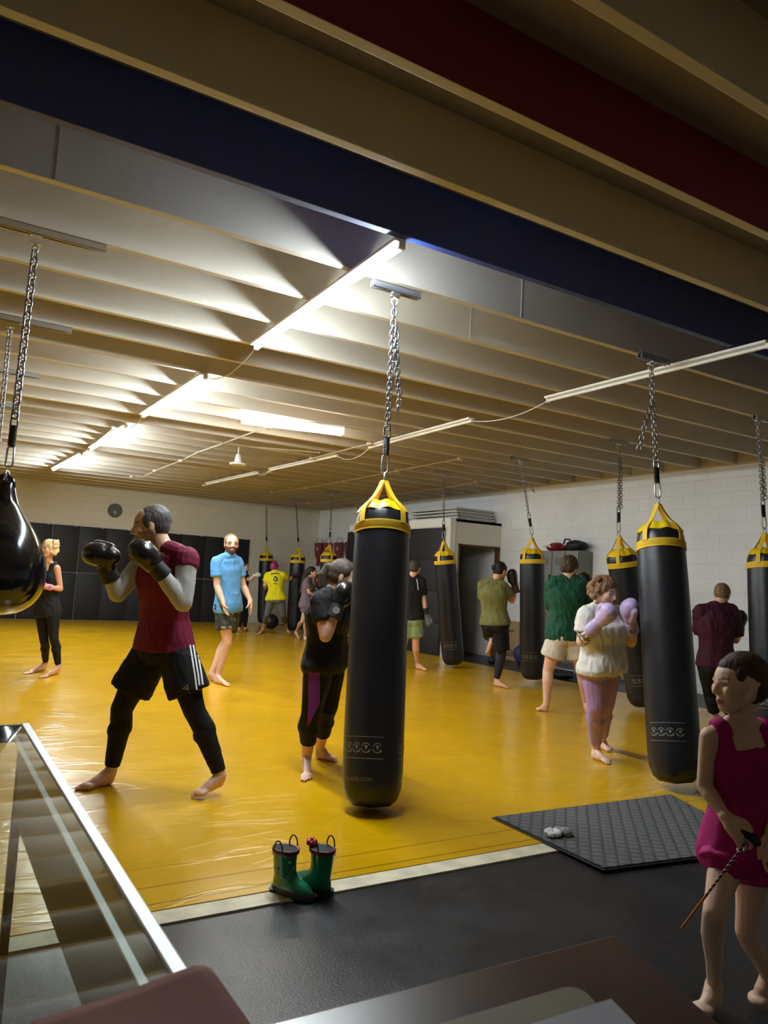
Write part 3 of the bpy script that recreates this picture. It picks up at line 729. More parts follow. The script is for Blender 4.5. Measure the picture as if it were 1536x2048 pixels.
# folded grey tables stacked on the cubicle roof
m_tab = mat('grey folding table', (206, 206, 200), .5); m_tabl = mat('grey table legs', (160, 160, 158), .4, .5)
for k in range(4):
    z = BH + .012 + k * .062; y0 = BY + .15 + .02 * k
    t = empty('folding_table', (9.05, y0, z), 'grey folded table on the cubicle roof, %s from the bottom of the stack' % ordinal(k), 'folding table', 'folded grey tables on the cubicle roof')
    obj('table_top', Geo().box((8.72, y0, z + .02), (9.66, y0 + 1.6, z + .056)), m_tab, t, bevel=.006)
    for xx in (8.78, 9.60):
        obj('folded_leg', Geo().path([(xx, y0 + .02, z + .008), (xx, y0 + .7, z + .008)], .011), m_tabl, t, smooth=True)
    obj('side_rail', Geo().box((8.80, y0 - .012, z + .0), (9.58, y0 + .0, z + .03)), m_tabl, t)
t = empty('folding_table', (8.8, 14.0, BH + .012), 'low grey folded table lying behind the stack on the cubicle roof', 'folding table')
obj('table_top', Geo().box((8.6, 13.6, BH + .04), (9.5, 15.4, BH + .1)), m_tab, t, bevel=.008)
obj('side_rail', Geo().box((8.56, 13.6, BH + .012), (8.6, 15.4, BH + .05)), m_dark, t)

# ---------------------------------------------------------------- lockers
LX = 9.36; ly0, ly1, lz = 9.14, 10.07, 2.03; m_lock = mat('grey locker steel', (118, 120, 118), .42, .2, bump=.0006, bscale=12)
t = empty('locker_bank', (9.5, (ly0 + ly1) / 2, -.012), 'bank of three tall grey steel lockers by the white wall', 'locker')
obj('body', Geo().box((LX + .012, ly0, .14), (9.68, ly1, lz)), m_lock, t, bevel=.004)
for yy in (ly0 + .03, ly1 - .03):
    for xx in (LX + .04, 9.64): obj('leg', Geo().box((xx - .02, yy - .02, -.012), (xx + .02, yy + .02, .14)), m_lock, t)
lw = (ly1 - ly0) / 3; m_slot = mat('dark slot', (50, 50, 50), .6)
for k in range(3):
    for (z0, z1) in ((.16, 1.08), (1.09, lz - .01)):
        a, b = ly0 + lw * k + .008, ly0 + lw * (k + 1) - .008
        d = obj('locker_door', Geo().box((LX - .008, a, z0), (LX + .012, b, z1)), m_lock, t, bevel=.005)
        g = Geo()
        for j in range(6): g.box((LX - .0095, a + .06, z1 - .13 - j * .022), (LX - .0075, b - .06, z1 - .122 - j * .022))
        obj('vent_slots', g, m_slot, d)
        obj('latch', Geo().box((LX - .03, a + .02, (z0 + z1) / 2 - .06), (LX - .008, a + .045, (z0 + z1) / 2 + .06)), m_slot, d)
# gear on the lockers
def lump(name, c, ax, sizes, m, label, cat, size=.012, seed=1, n=7, group=None, fold=.012):
    t = empty(name, V(c), label, cat, group); g = Geo(); rr = random.Random(seed)
    c = V(c); X, Y, Z = ax
    sx, sy, sz = sizes
    g.ell(c + Z * sz * .5, X * sx * .5, Y * sy * .5, Z * sz * .5)
    for i in range(n):
        p = c + X * rr.uniform(-.42, .42) * sx + Y * rr.uniform(-.3, .3) * sy + Z * sz * rr.uniform(.3, .65)
        g.ell(p, X * sx * rr.uniform(.14, .26), Y * sy * rr.uniform(.2, .35), Z * sz * rr.uniform(.2, .36))
    voxel('body', g, size, m, t, it=3, fold=fold, fscale=9, floor=c.z, seed=seed); return t
AX = (V((0, 1, 0)), V((1, 0, 0)), V((0, 0, 1)))
m_red = mat('maroon padding', (130, 22, 44), .4)
t = lump('headgear', (9.5, 9.80, lz), AX, (.32, .24, .15), m_red, 'maroon padded gear on top of the lockers', 'headgear', seed=3)
obj('strap', Geo().path([(9.38, 10.02, lz + .07), (9.38, 9.9, lz + .1), (9.38, 9.82, lz + .06)], .018), m_white, t, smooth=True, label='white strap')
t = lump('gear_bag', (9.5, 9.36, lz), AX, (.38, .26, .18), m_blackvinyl, 'black gear bag on top of the lockers beside the maroon gear', 'bag', seed=5)
obj('handle', Geo().path([(9.42, 9.56, lz + .12), (9.42, 9.52, lz + .2), (9.42, 9.42, lz + .19), (9.42, 9.38, lz + .12)], .014), m_blackvinyl, t, smooth=True)
# carton leaning against the wall
m_card = mat('brown cardboard', (176, 146, 104), .8, var=.08, vscale=4); m_ink = mat('black ink', (60, 46, 34), .8)
t = empty('carton', (9.6, 11.1, -.012), 'flat brown cardboard carton standing against the wall', 'carton')
obj('carton_body', Geo().loft([[V((9.62 + .04 * (z < .3) , 10.86, z)), V((9.70 - .004, 10.86, z)), V((9.70 - .004, 11.46, z)), V((9.62 + .04 * (z < .3), 11.46, z))] for z in (-.012, .72)]), m_card, t)
g = Geo(); tg = text_geo('BTS-0020', .07)
for v in tg.v: g.v.append((9.618 + .04 * (1 - (v[1] + .54) / .72) - .003, 11.26 - v[0], .52 + v[1]))
g.f = tg.f; g.m = tg.m; obj('printed_words', g, m_ink, t, label='black printing on the carton')
g = Geo()
for z in (.07, .11, .16): g.box((9.645, 10.95, z), (9.655, 11.3, z + .015))
obj('printed_lines', g, m_ink, t)

# ---------------------------------------------------------------- medicine balls, maroon gear at the far right corner
m_rack = mat('rack steel', (40, 40, 44), .5, .5); m_ball = mat('black rubber ball', (24, 24, 28), .45, bump=.001, bscale=60)
t = empty('ball_rack', (9.3, 17.8, -.012), 'dark tiered rack of black balls near the far corner', 'rack')
for yy in (16.6, 18.9):
    obj('upright', Geo().box((9.05, yy, -.012), (9.1, yy + .05, 1.05)), m_rack, t); obj('upright', Geo().box((9.5, yy, -.012), (9.55, yy + .05, 1.05)), m_rack, t)
for z in (.18, .52, .86):
    obj('rail', Geo().box((9.05, 16.6, z), (9.09, 18.95, z + .03)), m_rack, t); obj('rail', Geo().box((9.5, 16.6, z), (9.55, 18.95, z + .03)), m_rack, t)
def ball(c, r, lb):
    t = empty('medicine_ball', V(c) - V((0, 0, r)), lb, 'ball', 'black medicine balls at the far rack')
    obj('ball', Geo().sph(c, r, n=22, k=14), m_ball, t, smooth=True)
    obj('valve_disc', Geo().lathe(V(c) + V((-.75, -.6, .25)).normalized() * (r - .004), (-.75, -.6, .25), [(0, r * .35), (.006, r * .33)], n=14), m_print, t)
for row, z in enumerate((.18, .52, .86)):
    for k in range(5):
        r_b = .15 if (k + row) % 2 else .13
        ball((9.3, 16.85 + k * .44, z + .03 + math.sqrt(max(r_b ** 2 - .0, 0)) * .55 + .03), r_b, 'black ball on the %s shelf of the far rack, %s from the near end' % (('bottom', 'middle', 'top')[row], ordinal(k)))
p = G(541, 1258); ball((p.x, p.y, .19), .19, 'big black ball on the floor behind the legs of person in yellow shirt')
# maroon leg shields hanging on the wall
m_shield = mat('maroon vinyl', (124, 18, 40), .4); m_hook = mat('hook steel', (120, 120, 120), .4, .8)
GX = WX - .06
def shield(u, v, h, lb, tail=True, s=1.0):
    c = onX(u, v, GX - .02); t = empty('leg_shield', c, lb, 'padded shield', 'maroon padded gear on the wall hooks')
    prof = [(0, .24), (-.06, .25), (-.22, .22), (-.40, .17), (-.45, .085), (-h + .06, .075), (-h, .085), (-h - .01, .06)] if tail else [(0, .24), (-.1, .25), (-.3, .2), (-.42, .1)]
    g = Geo().loft([[c + V((x * .5, yv * s * w_, z * s)) for x, yv in ((-.12 - .05 * (1 - abs(0)), -1), (-.16, -.5), (-.16, .5), (-.12, 1), (-.02, .8), (-.02, -.8))] for z, w_ in prof])
    obj('pad', g, m_shield, t, smooth=True, auto=50)
    obj('white_slot', Geo().ell(c + V((-.085, 0, -.17 * s)), (.006, 0, 0), (0, .03, 0), (0, 0, .055)), m_white, t, smooth=True)
    obj('hook', Geo().path([c + V((.06, .0, .0)), c + V((.05, 0, .12)), c + V((-.05, .05, .13)), c + V((-.08, .1, .02))], .008), m_hook, t, smooth=True)
shield(641, 1086, .64, 'maroon leg shield on the wall, leftmost of the upper row')
shield(658, 1086, .62, 'maroon leg shield partly behind the far bag chain')
shield(681, 1085, .64, 'widest maroon leg shield in the upper row')
shield(703, 1084, .62, 'maroon leg shield beside the large front bag')
shield(640, 1149, .5, 'maroon leg shield in the lower row, by the face of person in grey purple outfit', s=.95)
shield(655, 1148, .5, 'maroon leg shield in the lower row, right of the other one', s=.9)
c = onX(706, 1068, WX - .04)
t = empty('hand_wrap_hook', c, 'small dark ring on a wall hook left of the front bag', 'ring'); obj('ring', Geo().ring(c + V((-.03, 0, 0)), (1, 0, 0), .1, .03, n=20), mat('olive rubber', (70, 78, 30), .5), t, smooth=True)
# wall pipes
obj('wall_pipe', Geo().cyl((WX - .03, 17.35, 2.1), (WX - .03, 17.35, CEIL), .016), m_cond, label='left of two thin painted pipes running up the far right wall', cat='pipe')
obj('wall_pipe', Geo().cyl((WX - .03, 17.0, 2.1), (WX - .03, 17.0, CEIL), .012), m_cond, label='right and thinner of two painted pipes running up the far right wall', cat='pipe')
lump('focus_mitt', onX(701, 1130, WX - .16), AX, (.22, .16, .2), m_blackvinyl, 'black padded mitt on the wall just left of the large front bag', 'mitt', seed=8, size=.014)
# bags of gear on the floor along the right wall
for (u, v, sz, lb, mm) in ((1098, 1352, (.26, .2, .11), 'dark bundle of shoes under the grey lockers', m_blackvinyl), (1126, 1357, (.3, .2, .11), 'second dark bundle under the lockers, right of the first', m_blackvinyl),
                           (1242, 1356, (.4, .3, .2), 'black gear bag on the rubber floor behind the person with lilac gloves', m_blackvinyl), (1040, 1330, (.24, .18, .35), 'navy blue bag standing by the cardboard carton', mat('navy fabric', (34, 40, 92), .6)),
                           (984, 1327, (.2, .14, .12), 'dark shoe on the rubber floor near the cubicle door', m_blackvinyl)):
    p = G(u, v, -.012); p.x = min(p.x, WX - sz[1] / 2 - .02); lump('shoe' if 'dark shoe' in lb else 'gear_bundle', p, AX, sz, mm, lb, 'shoe' if 'dark shoe' in lb else 'bag', seed=int(u), size=.014)

# ---------------------------------------------------------------- rug and what lies on it
def quilt():
    def build(nt, b, tc, N, L):
        s = N('ShaderNodeSeparateXYZ'); L(tc.outputs['Object'], s.inputs[0])
        def tri(x): return mathn(nt, 'ABSOLUTE', mathn(nt, 'SUBTRACT', mathn(nt, 'FRACT', x), 0.5))
        a = tri(mathn(nt, 'MULTIPLY', mathn(nt, 'ADD', s.outputs[0], s.outputs[1]), 11.0)); c = tri(mathn(nt, 'MULTIPLY', mathn(nt, 'SUBTRACT', s.outputs[0], s.outputs[1]), 11.0))
        h = mathn(nt, 'MULTIPLY', mathn(nt, 'MINIMUM', mathn(nt, 'SUBTRACT', 0.5, a), mathn(nt, 'SUBTRACT', 0.5, c)), 2.0)
        h = mathn(nt, 'MINIMUM', h, 0.5)
        n = N('ShaderNodeTexNoise'); n.inputs['Scale'].default_value = 160; L(tc.outputs['Object'], n.inputs['Vector'])
        rows = mathn(nt, 'SINE', mathn(nt, 'MULTIPLY', s.outputs[0], 420.0))
        hh = mathn(nt, 'ADD', mathn(nt, 'ADD', mathn(nt, 'MULTIPLY', h, 2.0), mathn(nt, 'MULTIPLY', n.outputs['Fac'], .6)), mathn(nt, 'MULTIPLY', rows, .12))
        bp = N('ShaderNodeBump'); bp.inputs['Distance'].default_value = 0.006; L(hh, bp.inputs['Height']); L(bp.outputs[0], b.inputs['Normal'])
        r1 = N('ShaderNodeMapRange'); r1.inputs['From Max'].default_value = 1.6; r1.inputs['To Min'].default_value = .5; r1.inputs['To Max'].default_value = 1.25; L(hh, r1.inputs['Value'])
        vv = N('ShaderNodeVectorMath'); vv.operation = 'SCALE'; vv.inputs[0].default_value = lin((92, 92, 94)); L(r1.outputs[0], vv.inputs['Scale']); L(vv.outputs[0], b.inputs['Base Color'])
    return node_mat('charcoal quilted rug', (84, 84, 86), .9, build)
a, b_, c, d = G(983, 1637), G(1343, 1591), G(1207, 1743), G(1545, 1700)
t = empty('door_mat', (a + b_ + c + d) / 4, 'charcoal quilted door mat lying across the edge of the yellow mat', 'mat')
def slab(q, z0, z1, ins=0):
    ce = sum(q, V()) / 4; qq = [p + (ce - p).normalized() * ins for p in q]
    return Geo().loft([[V((p.x, p.y, z)) for p in qq] for z in (z0, z1)])
q = [c, d, b_, a]
obj('rubber_border', slab(q, .001, .006), mat('black rubber edge', (40, 40, 42), .6), t, bevel=.002)
obj('quilted_pile', slab(q, .006, .014, .02), quilt(), t, bevel=.003)
for v_ in [t]: pass
p = G(1116, 1672, .015)
t = empty('hand_wraps', p, 'small crumpled white and grey hand wraps on the charcoal door mat', 'hand wraps')
for k, (dx, dy, mm) in enumerate(((-.035, 0, mat('white cotton', (226, 226, 222), .8)), (.035, .005, mat('grey cotton', (150, 152, 150), .8)))):
    g = Geo(); rr = random.Random(k)
    for i in range(7): g.ell(p + V((dx + rr.uniform(-.03, .03), dy + rr.uniform(-.022, .022), .016 + rr.uniform(-.004, .01))), (.03, .012, 0), (-.008, .02, 0), (0, 0, .014))
    voxel('wrap', g, .004, mm, t, it=2, fold=.008, fscale=26, floor=.015, seed=k)

# ---------------------------------------------------------------- rain boots
m_green = mat('green rubber', (26, 128, 92), .14, coat=.6); m_boottrim = mat('dark red rubber', (104, 22, 44), .35); m_sole = mat('dark green rubber', (18, 74, 58), .4)
m_inside = mat('dark lining', (16, 22, 26), .8); m_dot = mat('white dots', (196, 214, 204), .3)
def boot(p, ang, label, flower):
    fw = V((math.cos(ang), math.sin(ang), 0)); lt = V((-math.sin(ang), math.cos(ang), 0)); Z = V((0, 0, 1))
    t = empty('rain_boot', p, label, 'boot', 'pair of green rain boots')
    def sec(x0, x1, w, z, n=20, toe=0):        # rounded foot section between heel x0 and toe x1
        x0, x1, w, z = x0 * 1.2, x1 * 1.24, w * 1.14, z * .90
        cx, hl = (x0 + x1) / 2, (x1 - x0) / 2
        return [p + fw * (cx + hl * math.cos(2 * pi * i / n)) + lt * (w * math.sin(2 * pi * i / n) * (1 - .12 * math.cos(2 * pi * i / n) * 0)) + Z * (z + toe * math.cos(2 * pi * i / n)) for i in range(n)]
    g = Geo().loft([sec(-.045, .125, .036, .022), sec(-.047, .128, .04, .035), sec(-.046, .118, .038, .055), sec(-.043, .09, .035, .072), sec(-.042, .062, .034, .088), sec(-.044, .046, .036, .11),
                    sec(-.046, .044, .039, .15), sec(-.049, .047, .042, .19), sec(-.05, .05, .044, .205)])
    obj('boot_shaft', g, m_green, t, smooth=True, auto=60)
    obj('opening', Geo().loft([sec(-.046, .046, .040, .205), sec(-.046, .046, .04, .2065)]), m_inside, t, label='dark opening of the boot')
    g = Geo().loft([sec(-.0515, .0515, .0455, .190), sec(-.0525, .0525, .0465, .192), sec(-.053, .053, .047, .208), sec(-.05, .05, .044, .210), sec(-.046, .046, .04, .2075)], close=False)
    obj('top_trim', g, m_boottrim, t, smooth=True, label='dark red rim')
    obj('sole_stripe', Geo().loft([sec(-.05, .132, .042, .022), sec(-.05, .132, .042, .031)]), m_boottrim, t, smooth=True, auto=40, label='dark red stripe')
    g = Geo().loft([sec(-.05, -.005, .038, 0), sec(-.051, 0, .04, .02)]); g.loft([sec(.02, .128, .038, .003), sec(.016, .133, .042, .022)]); g.loft([sec(-.05, .131, .04, .008), sec(-.05, .132, .042, .022)])
    obj('sole', g, m_sole, t, smooth=True, auto=40)
    for s_ in (-1, 1):
        pts = [p + lt * s_ * .052 + fw * (.023 * math.cos(a)) + Z * (.186 + .042 * math.sin(a)) for a in [k * pi / 8 for k in range(9)]]
        obj('handle_loop', Geo().path(pts, .0032), m_black, t, smooth=True)
    g = Geo()
    for (a, z) in ((-.6, .16), (-1.6, .12), (-2.4, .18), (-1.2, .09), (-1.0, .185), (-.2, .13)):
        e = fw * math.cos(a) * .057 + lt * math.sin(a) * .047
        g.ell(p + e + Z * z * .9, fw * .006, lt * .004, Z * .004)
    obj('dots', g, m_dot, t, smooth=True)
    if flower:
        c = p + fw * .055 + Z * .20 + lt * .012; g = Geo()
        for k in range(6): g.sph(c + V((math.cos(k * pi / 3) * .014, math.sin(k * pi / 3) * .012, .006 * math.sin(k))), .013)
        voxel('flower', g, .003, mat('red rubber', (190, 24, 50), .3), t, it=1)
    return t
b1 = G(566, 1785, -.012); b2 = G(640, 1785, -.012)
r1_ = math.atan2((G(618, 1797) - b1).y, (G(618, 1797) - b1).x)
BS = 1.0
t1 = boot(b1, r1_, 'left green rain boot, its toe pointing right', False)
tt = G(606, 1765) - b2
t2 = boot(b2, math.atan2(tt.y, tt.x), 'right green rain boot with a red flower at its rim', True)

# ---------------------------------------------------------------- glass display case
m_glass = bpy.data.materials.new('case glass'); m_glass.use_nodes = True
nt = m_glass.node_tree; pb = nt.nodes['Principled BSDF']; nt.nodes.remove(pb)
gl = nt.nodes.new('ShaderNodeBsdfGlossy'); gl.inputs['Roughness'].default_value = .02; tr = nt.nodes.new('ShaderNodeBsdfTransparent'); tr.inputs[0].default_value = (.86, .9, .88, 1)
fr_ = nt.nodes.new('ShaderNodeFresnel'); fr_.inputs[0].default_value = 1.5; mx = nt.nodes.new('ShaderNodeMixShader')
geo_ = nt.nodes.new('ShaderNodeNewGeometry'); ml = mathn(nt, 'MULTIPLY', mathn(nt, 'MULTIPLY', fr_.outputs[0], 1.5), mathn(nt, 'SUBTRACT', 1.0, geo_.outputs['Backfacing'])); nt.links.new(ml, mx.inputs[0]); nt.links.new(tr.outputs[0], mx.inputs[1]); nt.links.new(gl.outputs[0], mx.inputs[2])
df = nt.nodes.new('ShaderNodeBsdfDiffuse'); df.inputs[0].default_value = (.6, .62, .62, 1); mx2 = nt.nodes.new('ShaderNodeMixShader')
sm = nt.nodes.new('ShaderNodeTexNoise'); sm.inputs['Scale'].default_value = 4; sm.inputs['Detail'].default_value = 7; sm.inputs['Distortion'].default_value = 1.5
tcg = nt.nodes.new('ShaderNodeTexCoord'); nt.links.new(tcg.outputs['Object'], sm.inputs['Vector'])
nt.links.new(mathn(nt, 'MULTIPLY', mathn(nt, 'MAXIMUM', mathn(nt, 'SUBTRACT', sm.outputs['Fac'], .5), 0.0), .5), mx2.inputs[0])
nt.links.new(mx.outputs[0], mx2.inputs[1]); nt.links.new(df.outputs[0], mx2.inputs[2]); nt.links.new(mx2.outputs[0], nt.nodes['Material Output'].inputs[0])
m_glass2 = m_glass.copy(); m_glass2.name = 'thin side glass'
for n_ in m_glass2.node_tree.nodes:
    if n_.type == 'FRESNEL': n_.inputs[0].default_value = 1.06
    if n_.type == 'BSDF_TRANSPARENT': n_.inputs[0].default_value = (.95, .96, .95, 1)
m_alu = mat('white aluminium', (226, 226, 228), .35, .3); m_panel = mat('grey case panel', (96, 98, 94), .5)
cx0, cx1, cy0, cy1, cz = -.32, .268, .62, 2.08, .95
t = empty('display_case', ((cx0 + cx1) / 2, (cy0 + cy1) / 2, -.012), 'glass-topped display case in the lower left corner', 'display case')
obj('glass_top', Geo().box((cx0, cy0, cz - .008), (cx1 - .018, cy1 - .01, cz)), m_glass, t, label='scratched glass top')
obj('side_glass', Geo().box((cx1 - .01, cy0, .12), (cx1 - .005, cy1, .75)), m_glass2, t)
obj('side_rail', Geo().box((cx1 - .018, cy0, cz - .05), (cx1, cy1, cz + .003)), m_alu, t, bevel=.002, label='white aluminium edge rail')
p_, q_ = G(290, 1970, .94), G(30, 1478, .94)
obj('glass_joint', Geo().obox(((p_ + q_) / 2).lerp(V(((p_.x + q_.x) / 2, (cy0 + cy1) / 2, .94)), 1) , (.0045, 0, 0), (0, (cy1 - cy0) / 2 - .02, 0), (0, 0, .0018)), m_alu, t, label='pale strip under the glass')
obj('end_rail', Geo().box((cx0, cy1 - .012, cz - .04), (cx1 - .018, cy1, cz + .001)), m_dark, t)
obj('header_panel', Geo().box((cx1 - .016, cy0, .735), (cx1 - .004, cy1 - .02, cz - .05)), m_panel, t, label='grey panel below the rail')
for yy in (cy1 - .02, cy0 + .05): obj('corner_post', Geo().box((cx1 - .02, yy, -.012), (cx1, yy + .02, cz - .04)), m_dark, t)
for yy in (cy1 - .02, cy0 + .05): obj('corner_post', Geo().box((cx0, yy, -.012), (cx0 + .02, yy + .02, cz - .04)), m_dark, t)
obj('base', Geo().box((cx0, cy0, -.012), (cx1, cy1, .12)), m_dark, t)
obj('shelf', Geo().box((cx0 + .02, cy0 + .05, .5), (.12, cy1 - .05, .508)), m_glass, t)
obj('shelf_rail', Geo().box((.11, cy0 + .05, .49), (.12, cy1 - .05, .51)), m_alu, t)
# brown cloth over the near end of the case
m_brown = mat('brown cloth', (146, 94, 86), .8, bump=.006, bscale=5, var=.1, vscale=6, spec=.2)
n1, n2 = 40, 24; vv = []; fs = []
ca, cb = onY(100, 2048, .7) , None
far_l, far_r = G(60, 2062, cz + .008), G(388, 1944, cz + .008)
for j in range(n2 + 1):
    for i in range(n1 + 1):
        s_, u_ = i / n1, j / n2
        e0 = far_l.lerp(far_r, s_); 
        x = e0.x + (0 if s_ < 1 else 0); yv = e0.y - u_ * .35
        z = cz + .010 + .004 * noise.noise(V((x * 9, yv * 9, 1)))
        vv.append(V((x, yv, z)))
    xr, yr = far_r.x, far_r.y - u_ * .35
    for k in range(1, 11):                                # folded down over the side of the case
        a = min(k / 4, 1) * pi / 2; dn = max(0, k - 4) * .035
        vv.append(V((xr + .022 * math.sin(a) + .006 * (dn > 0) + .008 * noise.noise(V((yr * 14, k * .6, 3))) * (k > 4), yr - .03 * dn, cz + .010 - .02 * (1 - math.cos(a)) - dn)))
W_ = n1 + 11
for j in range(n2):
    for i in range(W_ - 1): fs.append((j * W_ + i, j * W_ + i + 1, (j + 1) * W_ + i + 1, (j + 1) * W_ + i))
g = Geo().add(vv, fs); o = obj('brown_cloth', g, m_brown, smooth=True, label='brown cloth draped over the near end of the display case', cat='cloth')
sd = o.modifiers.new('thick', 'SOLIDIFY'); sd.thickness = .004; sd.offset = 1

# ---------------------------------------------------------------- table in the foreground
tz = .80
A_, B_, D_ = G(540, 2046, tz), G(1230, 1868, tz), G(1440, 2048, tz)
u1 = (A_ - B_).normalized(); u2 = (D_ - B_).normalized()
m_tabletop = mat('brown laminate', (72, 44, 40), .3, coat=.25, var=.1, vscale=10)
t = empty('table', (B_ + u1 * .36 + u2 * .35) * 1.0 - V((0, 0, tz + .012)), 'dark brown table in the lower right foreground', 'table')
def quad(p, a, b, z0, z1): return Geo().loft([[V((q.x, q.y, z)) for q in (p, p + a, p + a + b, p + b)] for z in (z0, z1)])
obj('table_top', quad(B_, u1 * .63, u2 * .62, tz - .028, tz), m_tabletop, t, bevel=.004)
for i_, (a, b) in enumerate(((.06, .06), (.57, .06), (.06, .56), (.57, .56))):
    q = B_ + u1 * a + u2 * b; obj('leg', Geo().cyl((q.x, q.y, -.012), (q.x, q.y, tz - .028), .02), m_dark, t, smooth=True, auto=40)
p = G(1155, 1972, tz); m_tan = mat('tan board', (128, 116, 90), .6, var=.08, vscale=12)
def rquad(p, a, b, rad, z0, z1):
    a_, b__ = a.normalized(), b.normalized(); pts = []
    for c0, (sa, sb), st in ((p, (1, 1), 180), (p + a, (-1, 1), 270), (p + a + b, (-1, -1), 0), (p + b, (1, -1), 90)):
        c = c0 + a_ * sa * rad + b__ * sb * rad
        for k in range(7):
            an = math.radians(st + k * 15); pts.append(c + a_ * math.cos(an) * rad + b__ * math.sin(an) * rad)
    return Geo().loft([[V((q.x, q.y, z)) for q in pts] for z in (z0, z1)])
obj('clipboard', rquad(p, u1 * .46, u2 * .32, .03, tz, tz + .004), m_tan, label='tan board with rounded corners on the dark brown table', cat='board')
p2 = G(1190, 1995, tz + .004); obj('paper_sheet', quad(G(1222, 1999, tz + .004), u1 * .4, u2 * .27, tz + .004, tz + .0052), mat('grey white paper', (170, 172, 182), .5), label='pale grey sheet lying on the tan board', cat='paper')
# ---------------------------------------------------------------- people
def mix(a, b, t): return a + (b - a) * t
SKIN = {'fair': (226, 178, 152), 'tan': (208, 156, 122), 'pale': (232, 190, 168), 'brown': (164, 112, 80), 'peach': (240, 200, 174)}  # one even tone per name; the last is the child's own skin
m_skin = mat('skin', (220, 170, 145), .48, attr=True, bump=.0006, bscale=90)
m_haircol = {}
def hair_mat(rgb): return mat('hair %d %d %d' % rgb, rgb, .65, bump=.0015, bscale=110, stretch=(1, 1, .25), var=.35, vscale=30, detail=2)
m_eyew = mat('eye white', (206, 200, 192), .25); m_iris = mat('dark iris', (40, 28, 20), .2)
def cloth(rgb, rough=.75, fold=.018, scale=8): return mat('cloth %d %d %d %s' % (*rgb, fold), rgb, rough, bump=fold, bscale=scale, var=.06, vscale=6, detail=4, spec=.3, stretch=(1, 1, .55))

